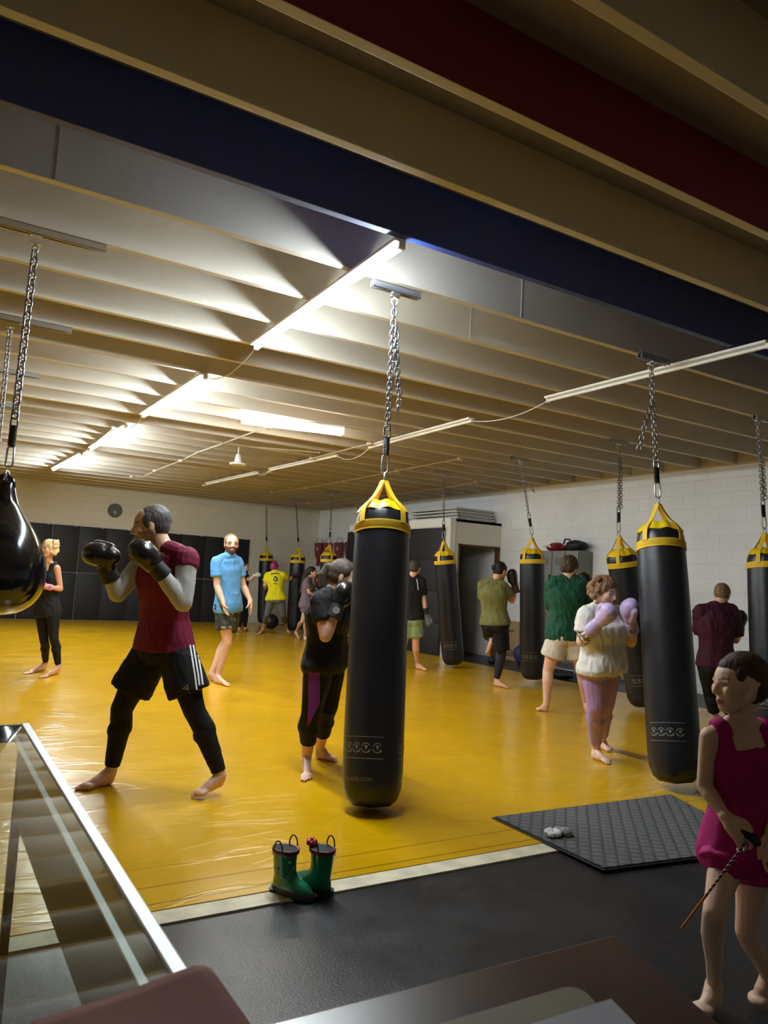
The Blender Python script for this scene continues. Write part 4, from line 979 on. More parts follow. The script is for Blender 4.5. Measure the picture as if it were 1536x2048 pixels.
class Head:
    def __init__(s, c, fdir, h=.235, tilt=0.0, roll=0.0):
        """c centre, fdir horizontal look direction, tilt>0 looks down"""
        f = V(fdir).normalized(); up = V((0, 0, 1)); l = up.cross(f)
        t = math.radians(tilt); s.f = (f * math.cos(t) - up * math.sin(t)).normalized(); s.u = (up * math.cos(t) + f * math.sin(t)).normalized()
        q = math.radians(roll); s.l = (l * math.cos(q) + s.u * math.sin(q)).normalized(); s.u = s.f.cross(s.l).normalized()
        s.c = V(c); s.h = h
    def p(s, a, b, c): return s.c + (s.f * a + s.l * b + s.u * c) * s.h
    def e(s, g, pos, r, n=18, k=12):      # ellipsoid; radii along forward, left, up
        g.ell(s.p(*pos), s.f * r[0] * s.h, s.l * r[1] * s.h, s.u * r[2] * s.h, n=n, k=k)
    def build(s, g, female=False, wide=1.0, nose=1.0):
        w = wide
        s.e(g, (-.06, 0, .10), (.42, .335 * w, .385))
        s.e(g, (.08, 0, .04), (.32, .30 * w, .36))
        s.e(g, (.13, 0, -.14), (.25, .255 * w, .30))
        s.e(g, (.22, 0, -.36), (.155, .14 * w, .115))
        s.e(g, (.16, 0, -.28), (.19, .20 * w, .15))
        for k in (-1, 1):
            g.cap(s.p(-.02, k * .25 * w, -.17), s.p(.2, k * .10 * w, -.39), .085 * s.h, .06 * s.h)
            s.e(g, (.25, k * .16 * w, -.10), (.13, .12, .13))
            s.e(g, (-.02, k * .335 * w, -.04), (.07, .03, .13)); s.e(g, (.0, k * .34 * w, -.09), (.05, .03, .09))
            g.cap(s.p(.36, k * .05, .06), s.p(.31, k * .2 * w, .055), .042 * s.h, .035 * s.h)
            s.e(g, (.40, k * .055, -.135), (.055, .045, .035))
            g.cap(s.p(.365, k * .07, -.255), s.p(.385, 0, -.245), .022 * s.h, .034 * s.h)
            g.cap(s.p(.36, k * .06, -.29), s.p(.375, 0, -.295), .024 * s.h, .034 * s.h)
        g.cap(s.p(.36, 0, .05), s.p(.36 + .095 * nose, 0, -.10), .036 * s.h, .05 * s.h)
        s.e(g, (.36 + .095 * nose, 0, -.115), (.055, .055, .045))
    def local(s, co):
        d = (co - np.array(s.c)) / s.h
        return d @ np.array(s.f), d @ np.array(s.l), d @ np.array(s.u)
    def paint(s, co, col, base, lips=(176, 92, 84), brow=None, beard=None, eyes=True, blush=None):
        a, b, c = s.local(co); inh = (np.abs(a) < .7) & (np.abs(b) < .5) & (np.abs(c) < .6)
        ab = np.abs(b)
        def put(m, rgb, k=1.0):
            m = m & inh; col[m] = col[m] * (1 - k) + np.array(lin(rgb)) * k
        if blush: put(((a - .27) ** 2 + (ab - .18) ** 2 + (c + .12) ** 2) < .012, blush, .4)
        if beard:
            rgb, amt = beard
            lower = (c < -.12 - .25 * (a - .05) * (a > .05) + .1 * (ab > .22)) & (a > -.08) & (c > -.55) & ~((a > .33) & (c > -.19))
            put(lower & (c < -.13) & ~((ab < .085) & (np.abs(c + .275) < .04) & (a > .3)), rgb, amt)
            put((a > .3) & (ab < .15) & (c < -.17) & (c > -.245), rgb, amt)
        put((a > .3) & (((b / .095) ** 2 + ((c + .275) / .042) ** 2) < 1), lips, .75)
        if brow: put((a > .2) & (np.abs(c - .085 - .02 * (ab > .1)) < .020) & (ab > .05) & (ab < .235), brow, .8)
        if eyes: put((a > .2) & (((ab - .135) / .085) ** 2 + ((c - .012) / .035) ** 2 < 1), (84, 54, 46), .75 if eyes == 'dark' else .5)  # brown ellipses painted for the eye sockets' shadow, stronger where no eyeballs
        put((a > .38) & (np.abs(ab - .03) < .018) & (np.abs(c + .16) < .012), (70, 34, 30), .7)
    def eyes(s, parent, closed=False):
        for k in (-1, 1):
            g = Geo(); q = s.p(.318, k * .135, .012); g.ell(q, s.f * .030 * s.h, s.l * .052 * s.h, s.u * (.014 if closed else .024) * s.h, n=12, k=8)
            q2 = q + s.f * .026 * s.h; n0 = len(g.f)
            if not closed: g.ell(q2, s.f * .010 * s.h, s.l * .024 * s.h, s.u * .022 * s.h, n=10, k=6, m=1)
            obj('eye', g, [m_eyew, m_iris], parent, smooth=True)

def bone(g, pts, rs, lat=None):
    for (a, ra), (b, rb) in zip(zip(pts[:-1], rs[:-1]), zip(pts[1:], rs[1:])): g.cap(a, b, ra, rb)
def arm_geo(g, sh, el, wr, k, off=0.0, upto=None):
    """k = girth; off = cloth thickness"""
    ua = [sh, mix(sh, el, .45), el]; ra = [.053 * k + off, .047 * k + off, .039 * k + off]
    bone(g, ua, ra)
    fa = [el, mix(el, wr, .3), wr]; bone(g, fa, [.039 * k + off, .041 * k + off, .027 * k + off])
def leg_geo(g, hip, kn, an, k, off=0.0, back=None):
    back = back or V((0, 0, 0))
    bone(g, [hip, mix(hip, kn, .35), mix(hip, kn, .75), kn], [.088 * k + off, .085 * k + off, .064 * k + off, .055 * k + off])
    c = mix(kn, an, .3) + back * .018
    bone(g, [kn, c, mix(kn, an, .65), an], [.055 * k + off, .056 * k + off, .042 * k + off, .033 * k + off])
def foot_geo(g, an, heel, toe, k=1.0, s=1.0):
    """heel, toe: ground points (sole)"""
    d = (toe - heel); L = d.length; f = d / L; up = V((0, 0, 1)); up = (up - f * up.dot(f)).normalized(); l = up.cross(f)
    h = heel + f * .03 * s + up * .030 * s; ball = heel + f * L * .70 + up * .02 * s; mid = heel + f * L * .42 + up * .036 * s
    g.cap(h, an, .031 * k * s, .034 * k * s); g.cap(an, mid, .034 * k * s, .030 * s); g.cap(mid, ball, .032 * s, .022 * s)
    g.cap(h, mid - up * .012 * s, .028 * s, .026 * s)
    g.ell(ball, f * .04 * s, l * .043 * s, up * .02 * s)
    for i in range(5):
        x = (i - 2) * .0165 * s; tl = (1 - abs(i - 1) * .07)
        a = ball + l * x + f * .01 * s; b = heel + f * (L * tl - .012 * s) + l * x * 1.08 + up * .009 * s
        g.cap(a, b, .011 * s, (.010 if i == 0 else .0075) * s, n=8)
def hand_geo(g, wr, d, palm_n, side, curl=.5, s=1.0, spread=1.0, thumb=.6):
    """d = wrist-to-knuckle direction, palm_n = direction the palm faces, side = direction of the thumb"""
    d = V(d).normalized(); n = V(palm_n); n = (n - d * n.dot(d)).normalized(); t = V(side); t = (t - d * t.dot(d) - n * t.dot(n)).normalized()
    kn = wr + d * .088 * s
    g.cap(wr, wr + d * .02 * s, .026 * s, .027 * s)
    g.loft([[wr + d * x * s + t * math.cos(a) * w * s + n * math.sin(a) * h * s for a in [i * pi / 8 for i in range(16)]] for x, w, h in ((.0, .024, .018), (.03, .036, .018), (.06, .042, .016), (.088, .041, .013), (.095, .034, .008))])
    for i, L in enumerate((.074, .082, .077, .060)):
        x = (1.5 - i) * .0215; a = kn + t * x * s - d * .006 * s; dd = (d + t * (1.5 - i) * .07 * spread).normalized()
        ang = 0; p = a; r = .0088 * s
        for j, q in enumerate((.45, .3, .25)):
            ang += curl * (.55, .85, .6)[j] * (1 + .08 * i); v = dd * math.cos(ang) + n * math.sin(ang); b = p + v * L * q * s
            g.cap(p, b, r, r * .92, n=8); p = b; r *= .92
    a = wr + d * .022 * s + t * .026 * s + n * .006 * s; ang = thumb
    v = (d * math.cos(.75) + t * math.sin(.75) + n * .25).normalized(); b = a + v * .042 * s; g.cap(a, b, .013 * s, .0105 * s, n=10)
    v2 = (v + d * .35 + n * thumb * .9 - t * .25 * thumb).normalized(); c = b + v2 * .030 * s; g.cap(b, c, .0105 * s, .0095 * s, n=8)
    v3 = (v2 + n * thumb * .5).normalized(); g.cap(c, c + v3 * .022 * s, .0095 * s, .008 * s, n=8)
def glove(parent, wr, fist, up, m, m2=None, fdir=None, s=1.0, label=None, size=.005, cuff_m=None, back=.12, badge=False):
    """boxing glove: wr wrist point, fist centre of the padded fist, up = direction of the thumb side"""
    d = (fist - wr); L = d.length; d /= L; u = V(up); u = (u - d * u.dot(d)).normalized(); n = d.cross(u)
    g = Geo(); c = fist; d0 = d
    if fdir is not None: d = V(fdir).normalized(); u = V(up); u = (u - d * u.dot(d)).normalized(); n = d.cross(u)
    g.ell(c + d * .005 * s, d * .082 * s, u * .064 * s, n * .060 * s, n=24, k=16)
    g.ell(c - d * .04 * s, d * .075 * s, u * .056 * s, n * .050 * s, n=20, k=12)
    g.ell(c + d * .045 * s + n * .022 * s, d * .05 * s, u * .058 * s, n * .052 * s, n=20, k=12)
    g.cap(c - d * .055 * s + u * .048 * s + n * .008 * s, c + d * .025 * s + u * .052 * s + n * .040 * s, .022 * s, .026 * s)
    g.cap(c - d * .05 * s, wr + d0 * .01, .044 * s, .042 * s, flat=False); d = d0
    o = voxel('glove', g, size, m, parent, it=5, fold=.002, fscale=22, label=label)
    g = Geo(); a0, a1 = wr - d * .045 * s, wr + d * .045 * s
    g.cap(a0, a1, .048 * s, .046 * s, n=24, flat=True); g.cap(a0 + d * .004, a0 + d * .018 * s, .050 * s, .050 * s, n=24, flat=True)
    cf = obj('cuff', g, cuff_m or m, o, smooth=True, auto=45)
    if badge:
        tc = (V((0, 0, CAMZ)) - wr); q = (tc - d * tc.dot(d)).normalized()
        g = Geo().lathe(wr + q * .046 * s, q, [(0, .024 * s), (.004, .024 * s)], n=18)
        obj('badge', g, m_print, cf); 
    return o
def torso_rings(J, k, off=0.0, n=24, lo=-.09, hi=1.0, belly=0.0, shoulder=1.0, hips=1.0, chest=0.0, scale=1.0, flare=0.0):
    hm, sm = (J['hipL'] + J['hipR']) / 2, (J['shL'] + J['shR']) / 2
    spine = sm - hm; L = spine.length; sp = spine / L; nk = J['neck']
    lh, ls = (J['hipL'] - J['hipR']).normalized(), (J['shL'] - J['shR']).normalized()
    shw = (J['shL'] - J['shR']).length / 2
    mid = J.get('waist')
    prof = [(-.16, .150 * hips, .105), (-.09, .165 * hips, .112), (.0, .172 * hips, .115), (.12, .160 * mix(1, hips, .5), .108), (.33, .135, .095), (.5, .140, .098), (.68, .158, .112), (.82, .168, .112), (.93, .155, .095), (1.0, .12, .075), (1.06, .07, .058)]
    rings = []
    for t, a, b in prof:
        if t < lo - .001 or t > hi + .07: continue
        c = hm + spine * t
        if mid is not None: c = c + (mid - (hm + spine * .4)) * max(0, 1 - ((t - .4) / .5) ** 2)
        if t > .93: c = mix(c, nk, (t - .93) / .2)
        x = min(max(t, 0), 1); l = mix(lh, ls, x); l = (l - sp * l.dot(sp)).normalized(); f = sp.cross(l) * -1.0
        f = l.cross(sp); f = -f if f.dot(J['front']) < 0 else f
        bb = b * k; aa = a * k
        if t > .6: aa = mix(aa, max(aa, shw * .93 * min(1, (1.1 - t) * 3.2)), .7)
        bel = belly * max(0, 1 - ((t - .25) / .4) ** 2) * k; che = chest * max(0, 1 - ((t - .72) / .2) ** 2)
        aa, bb = aa * scale + off + flare * max(0, .5 - t), bb * scale + off + flare * max(0, .5 - t)
        ring = []
        for i in range(n):
            q = 2 * pi * i / n; cq, sq = math.cos(q), math.sin(q)
            cx_ = math.copysign(abs(cq) ** .85, cq); sy_ = math.copysign(abs(sq) ** .85, sq)
            fr = (bb + (bel + che if sq > 0 else 0)) 
            ring.append(c + l * cx_ * aa + f * sy_ * fr)
        rings.append(ring)
    return rings
def person(label, J, front, skin='fair', k=1.0, h=.235, face=None, tilt=0, roll=0, vox=.006, clothes=(), hair=None, hands=(None, None), foots=1.0, paint=None,
           female=False, headkw=None, legs=True, ks=None, belly=0, chest=0, hips=1.0, nose=1.0, feet=('L', 'R'), closed=False, eyes=True, extra=None, arms=('L', 'R'), wide=1.0):
    J = dict(J); J['front'] = front
    base = (J['heelL'] + J['heelR']) / 2 if 'heelR' in J else J['heelL'].copy(); base.z = 0
    t = empty('person', base, label, 'person')
    H = Head(J['head'], face, h, tilt, roll); g = Geo(); H.build(g, female, wide, nose)
    s = h / .235
    up = H.u; hb = H.p(-.10, 0, -.18)
    g.cap(mix(J['shL'], J['shR'], .5) + (J['neck'] - mix(J['shL'], J['shR'], .5)) * .4, hb, .060 * k * s, (.050 if female else .056) * s * min(k, 1.1)); 
    for S in 'LR':
        g.cap(mix(J['neck'], H.p(-.1, 0, -.35), .4), J['sh' + S], .038 * k * s, .046 * k * s)
        g.sph(J['sh' + S], .053 * k * s)
    g.loft(torso_rings(J, k * s, belly=belly, hips=hips, chest=chest))
    for S in arms: arm_geo(g, J['sh' + S], J['el' + S], J['wr' + S], k * s)
    for S in feet:
        back = -front
        leg_geo(g, J['hip' + S], J['kn' + S], J['an' + S], (ks or k) * s, back=back)
        if 'toe' + S in J: foot_geo(g, J['an' + S], J['heel' + S], J['toe' + S], 1.0, foots * s)
    for S, hd in zip('LR', hands):
        if hd: hand_geo(g, J['wr' + S], *hd['a'], s=hd.get('s', 1.0) * s, curl=hd.get('curl', .5), spread=hd.get('spread', 1.0), thumb=hd.get('thumb', .6))
        elif S in arms: g.cap(J['wr' + S], J['wr' + S] + (J['wr' + S] - J['el' + S]).normalized() * .08 * s, .028 * s, .03 * s)
    for S in 'LR':
        b = (J['hipL'] + J['hipR']) / 2
        g.ell(mix(J['hip' + S], b, .25) - front * .035 * k * s + V((0, 0, -.03)), front * .085 * k * s, V((0, 0, 1)) * .09 * k * s, front.cross(V((0, 0, 1))) * .085 * k * s * hips)
    if chest:
        for q in (-1, 1):
            sm = (J['shL'] + J['shR']) / 2; hm = (J['hipL'] + J['hipR']) / 2; l = (J['shL'] - J['shR']).normalized()
            g.sph(mix(hm, sm, .72) + l * q * .07 * k * s + front * (.07 * k) * s, (.05 + chest) * k * s)
    base_c = np.array(lin(SKIN[skin]))
    def colf(co):
        col = np.tile(base_c, (len(co), 1))
        q = np.array([noise.noise(V(c * 9)) for c in co[::1]]) if len(co) < 60000 else np.zeros(len(co))
        col *= (1 + .06 * q)[:, None]
        H.paint(co, col, base_c, **{'eyes': True if eyes else 'dark', **(headkw or {})})
        if paint: paint(co, col, J, H)
        return col
    body = voxel('body', g, vox, m_skin, t, it=4, colour=colf, floor=.001, label='bare skin')
    del body['label']
    if eyes: H.eyes(t, closed)
    if hair: hair(H, t, vox)
    for c in clothes: c(J, t, k * s, dict(vox=vox, belly=belly, hips=hips, chest=chest, front=front, H=H, ks=(ks or k) * s, s=s))
    if extra: extra(J, t, H)
    return t, H, J
# clothing builders -------------------------------------------------------------
def shirt(rgb, hem=-.2, sleeve=.5, off=.016, name='shirt', label=None, m=None, flare=.02, sleeve_r=0.018, neckr=.065, fold=.012, cap=0.0, arms_='LR', seed=1, cutneck=False, scale=1.0, back=.0):
    def f(J, t, k, o):
        g = Geo(); rings = torso_rings(J, k, off=off, lo=-.16, hi=.95 if sleeve > 0 else .88, belly=o['belly'] * 1.05, hips=o['hips'], chest=o['chest'] * 1.6, flare=flare, scale=scale)
        hm, sm = (J['hipL'] + J['hipR']) / 2, (J['shL'] + J['shR']) / 2; sp = (sm - hm)
        base = rings[0]; c0 = sum(base, V()) / len(base)
        if hem < -.16: rings = [[c0 + (p - c0) * 1.0 + sp * (hem + .16) for p in base]] + rings
        elif hem > -.16: rings = [r for r in rings if ((sum(r, V()) / len(r)) - hm).dot(sp) / sp.dot(sp) >= hem - .001]
        g.loft(rings)
        for S in arms_:
            sh, el, wr = J['sh' + S], J['el' + S], J['wr' + S]
            if sleeve > 0:
                g.sph(sh, (.050 * k + off + .001))
                if sleeve <= 1: g.cap(sh, mix(sh, el, sleeve), .055 * k + sleeve_r, .050 * k + sleeve_r + .006, flat=True)
                else:
                    bone(g, [sh, mix(sh, el, .45), el], [.053 * k + sleeve_r, .047 * k + sleeve_r, .042 * k + sleeve_r])
                    g.cap(el, mix(el, wr, sleeve - 1), .041 * k + sleeve_r, .030 * k + sleeve_r, flat=True); g.sph(el, .041 * k + sleeve_r)
            hb = o['H'].p(-.1, 0, -.35)
            if sleeve > 0: g.cap(mix(mix(J['neck'], hb, .10), sh, .12), sh, .042 * k + off * .8, .046 * k + off)
            else:
                n_ = mix(J['neck'], hb, .4); a_, b_ = mix(n_, sh, .54), mix(n_, sh, .76); c_ = mix(a_, b_, .5)
                g.cap(a_, b_, .043 * k + off * .8 + .002, .0455 * k + off * .8 + .002, flat=True, n=20)
                for f_ in (-1, 1):
                    e_ = mix(hm, sm, .80) + (sh - sm) * .5 + o['front'] * f_ * .055 * k
                    g.cap(c_ + o['front'] * f_ * .02 * k, e_, .020 * k + off, .036 * k + off)
        if sleeve > 0:
            q = mix(J['neck'], sm, .12)
            g.cap(sm, q, .070 * k + off * .7, .060 * k + off * .4, flat=True)
        return voxel(name, g, o['vox'] * 1.1, m or cloth(rgb), t, it=4, fold=fold, fscale=7, label=label, seed=seed)
    return f
def pants(rgb, to=.9, off=.006, name='leggings', label=None, m=None, fold=.003, waist=.28, legs_='LR', seed=2, colour=None, mats=None):
    """to: 0..1 share of the shin that is covered"""
    def f(J, t, k, o):
        g = Geo(); rings = torso_rings(J, k, off=off, lo=-.16, hi=waist - .07, belly=o['belly'], hips=o['hips'])
        g.loft(rings); ks = o['ks']
        b = (J['hipL'] + J['hipR']) / 2
        for S in legs_:
            hp, kn, an = J['hip' + S], J['kn' + S], J['an' + S]
            bone(g, [hp, mix(hp, kn, .35), mix(hp, kn, .75), kn], [.090 * ks + off, .086 * ks + off, .065 * ks + off, .056 * ks + off])
            g.ell(mix(hp, b, .25) - o['front'] * .035 * k + V((0, 0, -.03)), o['front'] * (.085 * k + off), V((0, 0, 1)) * (.09 * k + off), o['front'].cross(V((0, 0, 1))) * (.085 * k * o['hips'] + off))
            if to > 0:
                c = mix(kn, an, .3) - o['front'] * .018
                e = mix(kn, an, to); r = mix(.056, .033, min(1, max(0, (to - .3) / .6))) * ks + off + .003
                if to > .35:
                    g.cap(kn, c, .055 * ks + off, .056 * ks + off); g.cap(c, mix(kn, an, .35), .056 * ks + off, .055 * ks + off)
                    g.cap(mix(c, mix(kn, an, .35), .5), e, .056 * ks + off, r, flat=True)
                else: g.cap(kn, e, .056 * ks + off, .057 * ks + off, flat=True)
        return voxel(name, g, o['vox'] * 1.1, mats or m or cloth(rgb), t, it=3, fold=fold, fscale=9, label=label, seed=seed, colour=colour and (lambda co: colour(co, J)))
    return f
def shorts(rgb, to=.75, off=.012, flare=.03, name='shorts', label=None, m=None, fold=.008, waist=.2, legs_='LR', seed=3, colour=None):
    """to: share of the thigh covered (may pass 1)"""
    def f(J, t, k, o):
        g = Geo(); g.loft(torso_rings(J, k, off=off, lo=-.09, hi=waist - .07, belly=o['belly'] * .8, hips=o['hips'])); ks = o['ks']
        b = (J['hipL'] + J['hipR']) / 2
        for S in legs_:
            hp, kn, an = J['hip' + S], J['kn' + S], J['an' + S]
            e = mix(hp, kn, min(to, 1)) if to <= 1 else mix(kn, an, to - 1)
            g.ell(mix(hp, b, .25) - o['front'] * .035 * k + V((0, 0, -.03)), o['front'] * (.085 * k + off), V((0, 0, 1)) * (.09 * k + off), o['front'].cross(V((0, 0, 1))) * (.085 * k * o['hips'] + off))
            g.sph(mix(hp, b, .1) + V((0, 0, -.03)), .088 * ks + off)
            g.cap(mix(hp, b, .15) , e, .092 * ks + off, mix(.09, .066, min(to, 1)) * ks + off + flare, flat=True, n=20)
        return voxel(name, g, o['vox'] * 1.1, m or cloth(rgb), t, it=3, fold=fold, fscale=7, label=label, seed=seed, colour=colour and (lambda co: colour(co, J)))
    return f
def gloves(spec):
    """spec: list of (side, fist point, up, kwargs)"""
    def f(J, t, k, o):
        for S, fist, up, kw in spec: glove(t, J['wr' + S], fist, up, **kw)
    return f
# hair builders -------------------------------------------------------------------
def hair_short(rgb, th=1.0, front=0.0, sides=True, label='hair', name='hair', messy=.006):
    def f(H, t, vox):
        g = Geo(); q = .02 * th
        H.e(g, (-.09 + front, 0, .135), (.405 + q, .34 + q, .375 + q), 24, 16)
        H.e(g, (-.17, 0, .0), (.31 + q, .325 + q, .33 + q))
        if sides:
            for k in (-1, 1): H.e(g, (.0, k * .29, .10), (.17, .05 + q, .2))
            for k in (-1, 1): g.cap(H.p(.06, k * .295, .1), H.p(.07, k * .285, -.04), .04 * H.h, .025 * H.h)
        voxel(name, g, max(vox * .85, .004), hair_mat(rgb), t, it=2, fold=messy, fscale=30, label=None)
    return f
def hair_pulled(rgb, bun=None, tail=None, messy=.003, curls=0, cap_=1.0, strands=None):
    def f(H, t, vox):
        g = Geo(); q = .02 * cap_
        H.e(g, (-.09, 0, .135), (.41 + q, .345 + q, .375 + q), 24, 16)
        H.e(g, (-.16, 0, .0), (.32 + q, .33 + q, .32 + q)); H.e(g, (-.02, 0, .28), (.34, .27, .2))
        for k in (-1, 1): H.e(g, (.02, k * .28, .16), (.2, .06, .16))
        if bun: H.e(g, bun[0], bun[1])
        rr = random.Random(4)
        for i in range(curls):
            a = rr.uniform(-2.5, 2.5); c = rr.uniform(-.35, .42)
            r_ = .30 + .10 * math.sqrt(max(0, 1 - (c / .5) ** 2))
            p = (-.10 - math.cos(a) * r_ * .9 * (1 if abs(a) < 1.6 else .4), math.sin(a) * r_ * 1.05, c + .05)
            H.e(g, p, (.085, .085, .085), 10, 8)
        voxel('hair', g, max(vox * .85, .004), hair_mat(rgb), t, it=2, fold=messy, fscale=28)
        if tail:
            g = Geo(); pts = [H.p(*p) if not isinstance(p, V) else p for p, r in tail]; rs = [r for p, r in tail]
            bone(g, pts, rs)
            voxel('ponytail', g, max(vox * .85, .004), hair_mat(rgb), t, it=3, fold=.004, fscale=30)
    return f
def decal(target, parent, name, quads, m, label=None, lift=.003):
    """drape flat strips on a child's surface: quads are lists of (start point, ray direction) rows"""
    bm = bmesh.new(); bm.from_mesh(target.data); tree = BVHTree.FromBMesh(bm); o0 = origin_of(target); bm.free()
    g = Geo()
    for rows in quads:
        vv = []; ok = True; nrow = len(rows); ncol = len(rows[0])
        for row in rows:
            for (p, d) in row:
                hit = tree.ray_cast(p - o0, d)
                if hit[0] is None: vv.append(None)
                else: vv.append(hit[0] + o0 + hit[1] * lift)
        idx = {}; pts = []
        for i, p in enumerate(vv):
            if p is not None: idx[i] = len(pts); pts.append(p)
        fs = []
        for i in range(nrow - 1):
            for j in range(ncol - 1):
                q = (i * ncol + j, i * ncol + j + 1, (i + 1) * ncol + j + 1, (i + 1) * ncol + j)
                if all(x in idx for x in q): fs.append(tuple(idx[x] for x in q))
        g.add(pts, fs)
    return obj(name, g, m, parent, smooth=True, label=label, recalc=False) if g.f else None
def ray_rows(pixels, w_px, d0=None):
    """rows across a polyline given in picture pixels, seen from the lens position"""
    rows = []
    for i, (u, v) in enumerate(pixels):
        a = pixels[max(0, i - 1)]; b = pixels[min(len(pixels) - 1, i + 1)]; du, dv = b[0] - a[0], b[1] - a[1]; L = math.hypot(du, dv); nu, nv = -dv / L, du / L
        rows.append([(V((0, 0, CAMZ)), ray(u + nu * s, v + nv * s).normalized()) for s in (-w_px / 2, 0, w_px / 2)])
    return rows
def seg(a, b, n): return [(a[0] + (b[0] - a[0]) * i / n, a[1] + (b[1] - a[1]) * i / n) for i in range(n + 1)]
def joints(D, **kw):
    J = {}
    for k, v in kw.items():
        if isinstance(v, V): J[k] = v
        elif k.startswith(('heel', 'toe')): J[k] = G(v[0], v[1], v[2] if len(v) > 2 else 0.0)
        else: J[k] = P(v[0], v[1], D + (v[2] if len(v) > 2 else 0))
    return J
def pp(D): return lambda u, v, dd=0: P(u, v, D + dd)
m_gblack = mat('black glove leather', (20, 20, 22), .3, coat=.3, bump=.001, bscale=40)
m_gblack2 = mat('black cuff', (30, 30, 32), .6)
Z = V((0, 0, 1))

# --- man in maroon sleeveless shirt, sparring stance --------------------------------
D = 4.75; q = pp(D)
J = joints(D, head=(301, 1051), neck=(333, 1098, 0), shL=(374, 1116, -.10), shR=(291, 1117, .12), elL=(366, 1205, -.2), elR=(235, 1187, .0), wrL=(317, 1140, -.24), wrR=(216, 1146, -.06),
           hipL=(352, 1296, -.05), hipR=(304, 1296, .06), knL=(390, 1424, -.10), knR=(243, 1418, .0), anL=(433, 1541, -.05), anR=(217, 1543, .12), heelL=(448, 1570, .055), toeL=(384, 1600), heelR=(226, 1567), toeR=(151, 1584))
J['anL'] = J['heelL'] + Z * .065 + (J['toeL'] - J['heelL']).normalized() * .03
J['anR'] = J['heelR'] + Z * .085 + (J['toeR'] - J['heelR']).normalized() * .02
def stripes(J, t, H):
    sh = [c for c in t.children if c.name.startswith('shorts')][0]
    rows = []
    for dx in (-6.5, 0, 6.5): rows.append(ray_rows([(a[0] + dx, a[1]) for a in seg((386, 1290), (396, 1350), 6) + seg((396, 1350), (401, 1389), 4)[1:]], 3.2))
    decal(sh, sh, 'side_stripes', rows, m_white, label='three white side stripes')
    tri = []
    for i in range(3):
        x0 = 364 + i * 4.5; tri.append(ray_rows([(x0 + 3.2, 1372 + i * .6 + 7.5), (x0 - .5 + 1.5, 1372 - 3.2 * i + 3)], 3.0))
    tri.append(ray_rows([(359, 1383), (380, 1385)], 2.0))
    decal(sh, sh, 'printed_mark', tri, m_print, label='small pale printed mark above the hem')
person('person in maroon sleeveless shirt over grey long sleeves, fists up in black gloves', J, facing(235), 'fair', k=1.0, h=.25, face=facing(254), tilt=12, vox=.0055,
       clothes=[shirt((188, 186, 182), hem=-.0, sleeve=1.92, off=.006, sleeve_r=.011, name='undershirt', label='light grey long-sleeved undershirt', fold=.005, flare=0, seed=9),
                shirt((112, 18, 52), hem=-.06, sleeve=.22, off=.016, sleeve_r=.014, fold=.008, label='maroon sleeveless shirt', seed=4, flare=.02),
                pants((16, 16, 18), to=.93, off=.006, label='black leggings', fold=.004),
                shorts((17, 17, 19), to=.70, off=.016, flare=.036, label='black shorts'),
                gloves([('L', q(290, 1110, -.28), Z, dict(m=m_gblack, s=1.12, label='black boxing glove at the chin', cuff_m=m_gblack2)), ('R', q(198, 1109, -.10), Z, dict(m=m_gblack, s=1.14, fdir=facing(262) + Z * .1, label='black boxing glove reaching out', cuff_m=m_gblack2))])],
       hair=hair_short((78, 74, 72), th=.2, messy=.003, front=-.035), headkw=dict(brow=(48, 38, 32), beard=((96, 84, 78), .6)), extra=stripes)

# --- blonde woman behind the teardrop bag ------------------------------------------
D = 9.26; q = pp(D)
J = joints(D, head=(97, 1098), neck=(95, 1129), shL=(114, 1137, -.03), shR=(76, 1137, .07), elL=(121, 1178, -.03), elR=(73, 1180, .0), wrL=(98, 1174, -.14), wrR=(80, 1180, -.13),
           hipL=(105, 1219, 0), hipR=(84, 1219, .04), knL=(108, 1279, -.03), knR=(88, 1280, .03), anL=(111, 1337, 0), anR=(86, 1332, .02), heelL=(116, 1347), toeL=(79, 1358), heelR=(90, 1340), toeR=(48, 1350))
J['anL'] = J['heelL'] + Z * .08; J['anR'] = J['heelR'] + Z * .08
m_pink = mat('pink glove', (240, 140, 170), .4)
person('person in black tank top with a pink glove, half behind the teardrop bag', J, facing(205), 'tan', k=.86, h=.225, face=facing(205), vox=.009, female=True,
       clothes=[shirt((28, 28, 32), hem=-.16, sleeve=0, off=.014, label='black tank top', name='tank_top'), pants((18, 18, 20), to=.9, label='black leggings'),
                gloves([('L', q(80, 1170, -.20), Z, dict(m=m_pink, s=.78, size=.008, badge=True, label='pink glove'))])],
       hair=hair_pulled((214, 186, 132), curls=46, messy=.01), hands=(None, dict(a=(q(60, 1182, -.25) - q(80, 1180, -.13), Z, facing(180)), curl=.4)), headkw=dict(brow=(120, 90, 60)))

